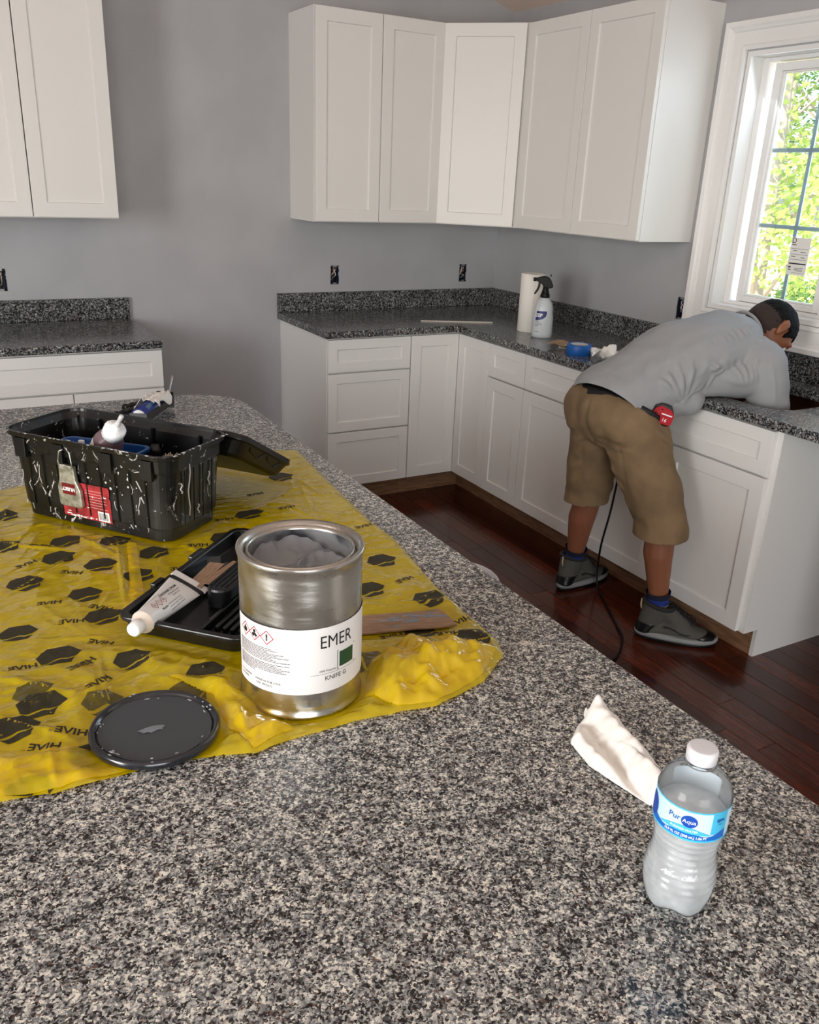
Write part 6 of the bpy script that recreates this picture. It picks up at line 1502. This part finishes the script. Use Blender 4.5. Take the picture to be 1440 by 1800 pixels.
rt = random.Random(77)
def tree(x_, y_, h, cr_, n_, mi, lbl, lo=.25):
    t = empty('tree', lbl, 'tree', (x_, y_, -.6), rt.uniform(0, 6), 'trees outside the window')
    bm = bmesh.new(); bend = V((rt.uniform(-.4, .4), rt.uniform(-.4, .4), 0))
    tr = [bend * (k / 8) ** 2 + V((0, 0, h * k / 8)) for k in range(9)]; tube(bm, tr, [.13 * (1 - k / 9) * h / 7 + .02 for k in range(9)], 8); obj('trunk', bm, M['bark'], t)
    bm = bmesh.new(); cl = []
    for k in range(16):
        z_ = h * rt.uniform(lo, .95); a = rt.uniform(0, 2 * PI); r = cr_ * rt.uniform(.4, 1); b0 = tr[int(z_ / h * 8 * .8)]; e = V((math.cos(a) * r, math.sin(a) * r, z_)); tube(bm, [b0, b0.lerp(e, .5) + V((0, 0, .15)), e], [.035, .022, .008], 5); cl.append(e); cl.append(b0.lerp(e, .6) + V((0, 0, .15)))
    obj('branches', bm, M['bark'], t)['kind'] = 'stuff'
    vs, fs = [], []
    for k in range(n_):
        c = rt.choice(cl) + V((rt.gauss(0, .38), rt.gauss(0, .38), rt.gauss(0, .28))); s = rt.uniform(.03, .065)
        a = V((rt.gauss(0, 1), rt.gauss(0, 1), rt.gauss(0, .6))).normalized(); b_ = a.orthogonal().normalized(); i = len(vs)
        vs += [c - a * s, c + b_ * s * .55, c + a * s, c - b_ * s * .55]; fs.append((i, i + 1, i + 2, i + 3))
    me = bpy.data.meshes.new('foliage'); me.from_pydata([tuple(v_) for v_ in vs], [], fs); obj('foliage', me, LM[mi], t)['kind'] = 'stuff'
spots = [(5.5, 2.6, 6.5, 1.7, 5200, 0, 'yellow-green leafy tree nearest the window'), (7.5, 5.2, 8, 2.2, 5200, 1, 'mid green tree second in the row outside the window'), (9.0, 2.8, 8, 2.2, 5200, 0, 'tall yellow-green tree straight out from the window'), (11.5, 7.5, 9, 2.5, 5200, 2, 'darker green tree far behind the left pane'),
         (13, 4.0, 9, 2.6, 5200, 1, 'broad green tree in the middle distance'), (7.0, .2, 7, 1.8, 4500, 1, 'green tree to the right outside the window'), (16, 10, 10, 3, 5200, 2, 'tall dark tree farthest to the left'), (18, 5.5, 10, 3, 5200, 0, 'pale green tree farthest away')]
for s in spots: tree(*s)
BL_ = ['low bush nearest the window pane, at the foot of the nearest tree', 'low bush in the middle of the garden', 'low bush far back between the tree trunks', 'low bush at the left below the dark tree']
for k, (x_, y_) in enumerate(((6.2, 3.9), (9.6, 4.9), (13.5, 7.2), (9.0, 7.0))):
    r_ = rt.uniform(.6, 1.0)
    vs, fs = [], []
    for q in range(1800):
        a = V((rt.gauss(0, 1), rt.gauss(0, 1), abs(rt.gauss(0, .8)))).normalized() * r_ * rt.uniform(.6, 1); s = rt.uniform(.03, .06); d = V((rt.gauss(0, 1), rt.gauss(0, 1), rt.gauss(0, 1))).normalized(); b_ = d.orthogonal().normalized(); i = len(vs)
        vs += [a - d * s, a + b_ * s * .6, a + d * s, a - b_ * s * .6]; fs.append((i, i + 1, i + 2, i + 3))
    me = bpy.data.meshes.new('bush'); me.from_pydata([tuple(v_) for v_ in vs], [], fs)
    bt_ = empty('bush', BL_[k], 'bush', (x_, y_, -.6), 0, 'bushes outside the window')
    obj('foliage', me, LM[k % 2], bt_)['kind'] = 'stuff'
    bm = bmesh.new()
    for q in range(7): a = q * .9; tube(bm, [(0, 0, 0), (.3 * r_ * math.cos(a), .3 * r_ * math.sin(a), .5 * r_)], .012, 5)
    obj('stems', bm, M['bark'], bt_)['kind'] = 'stuff'
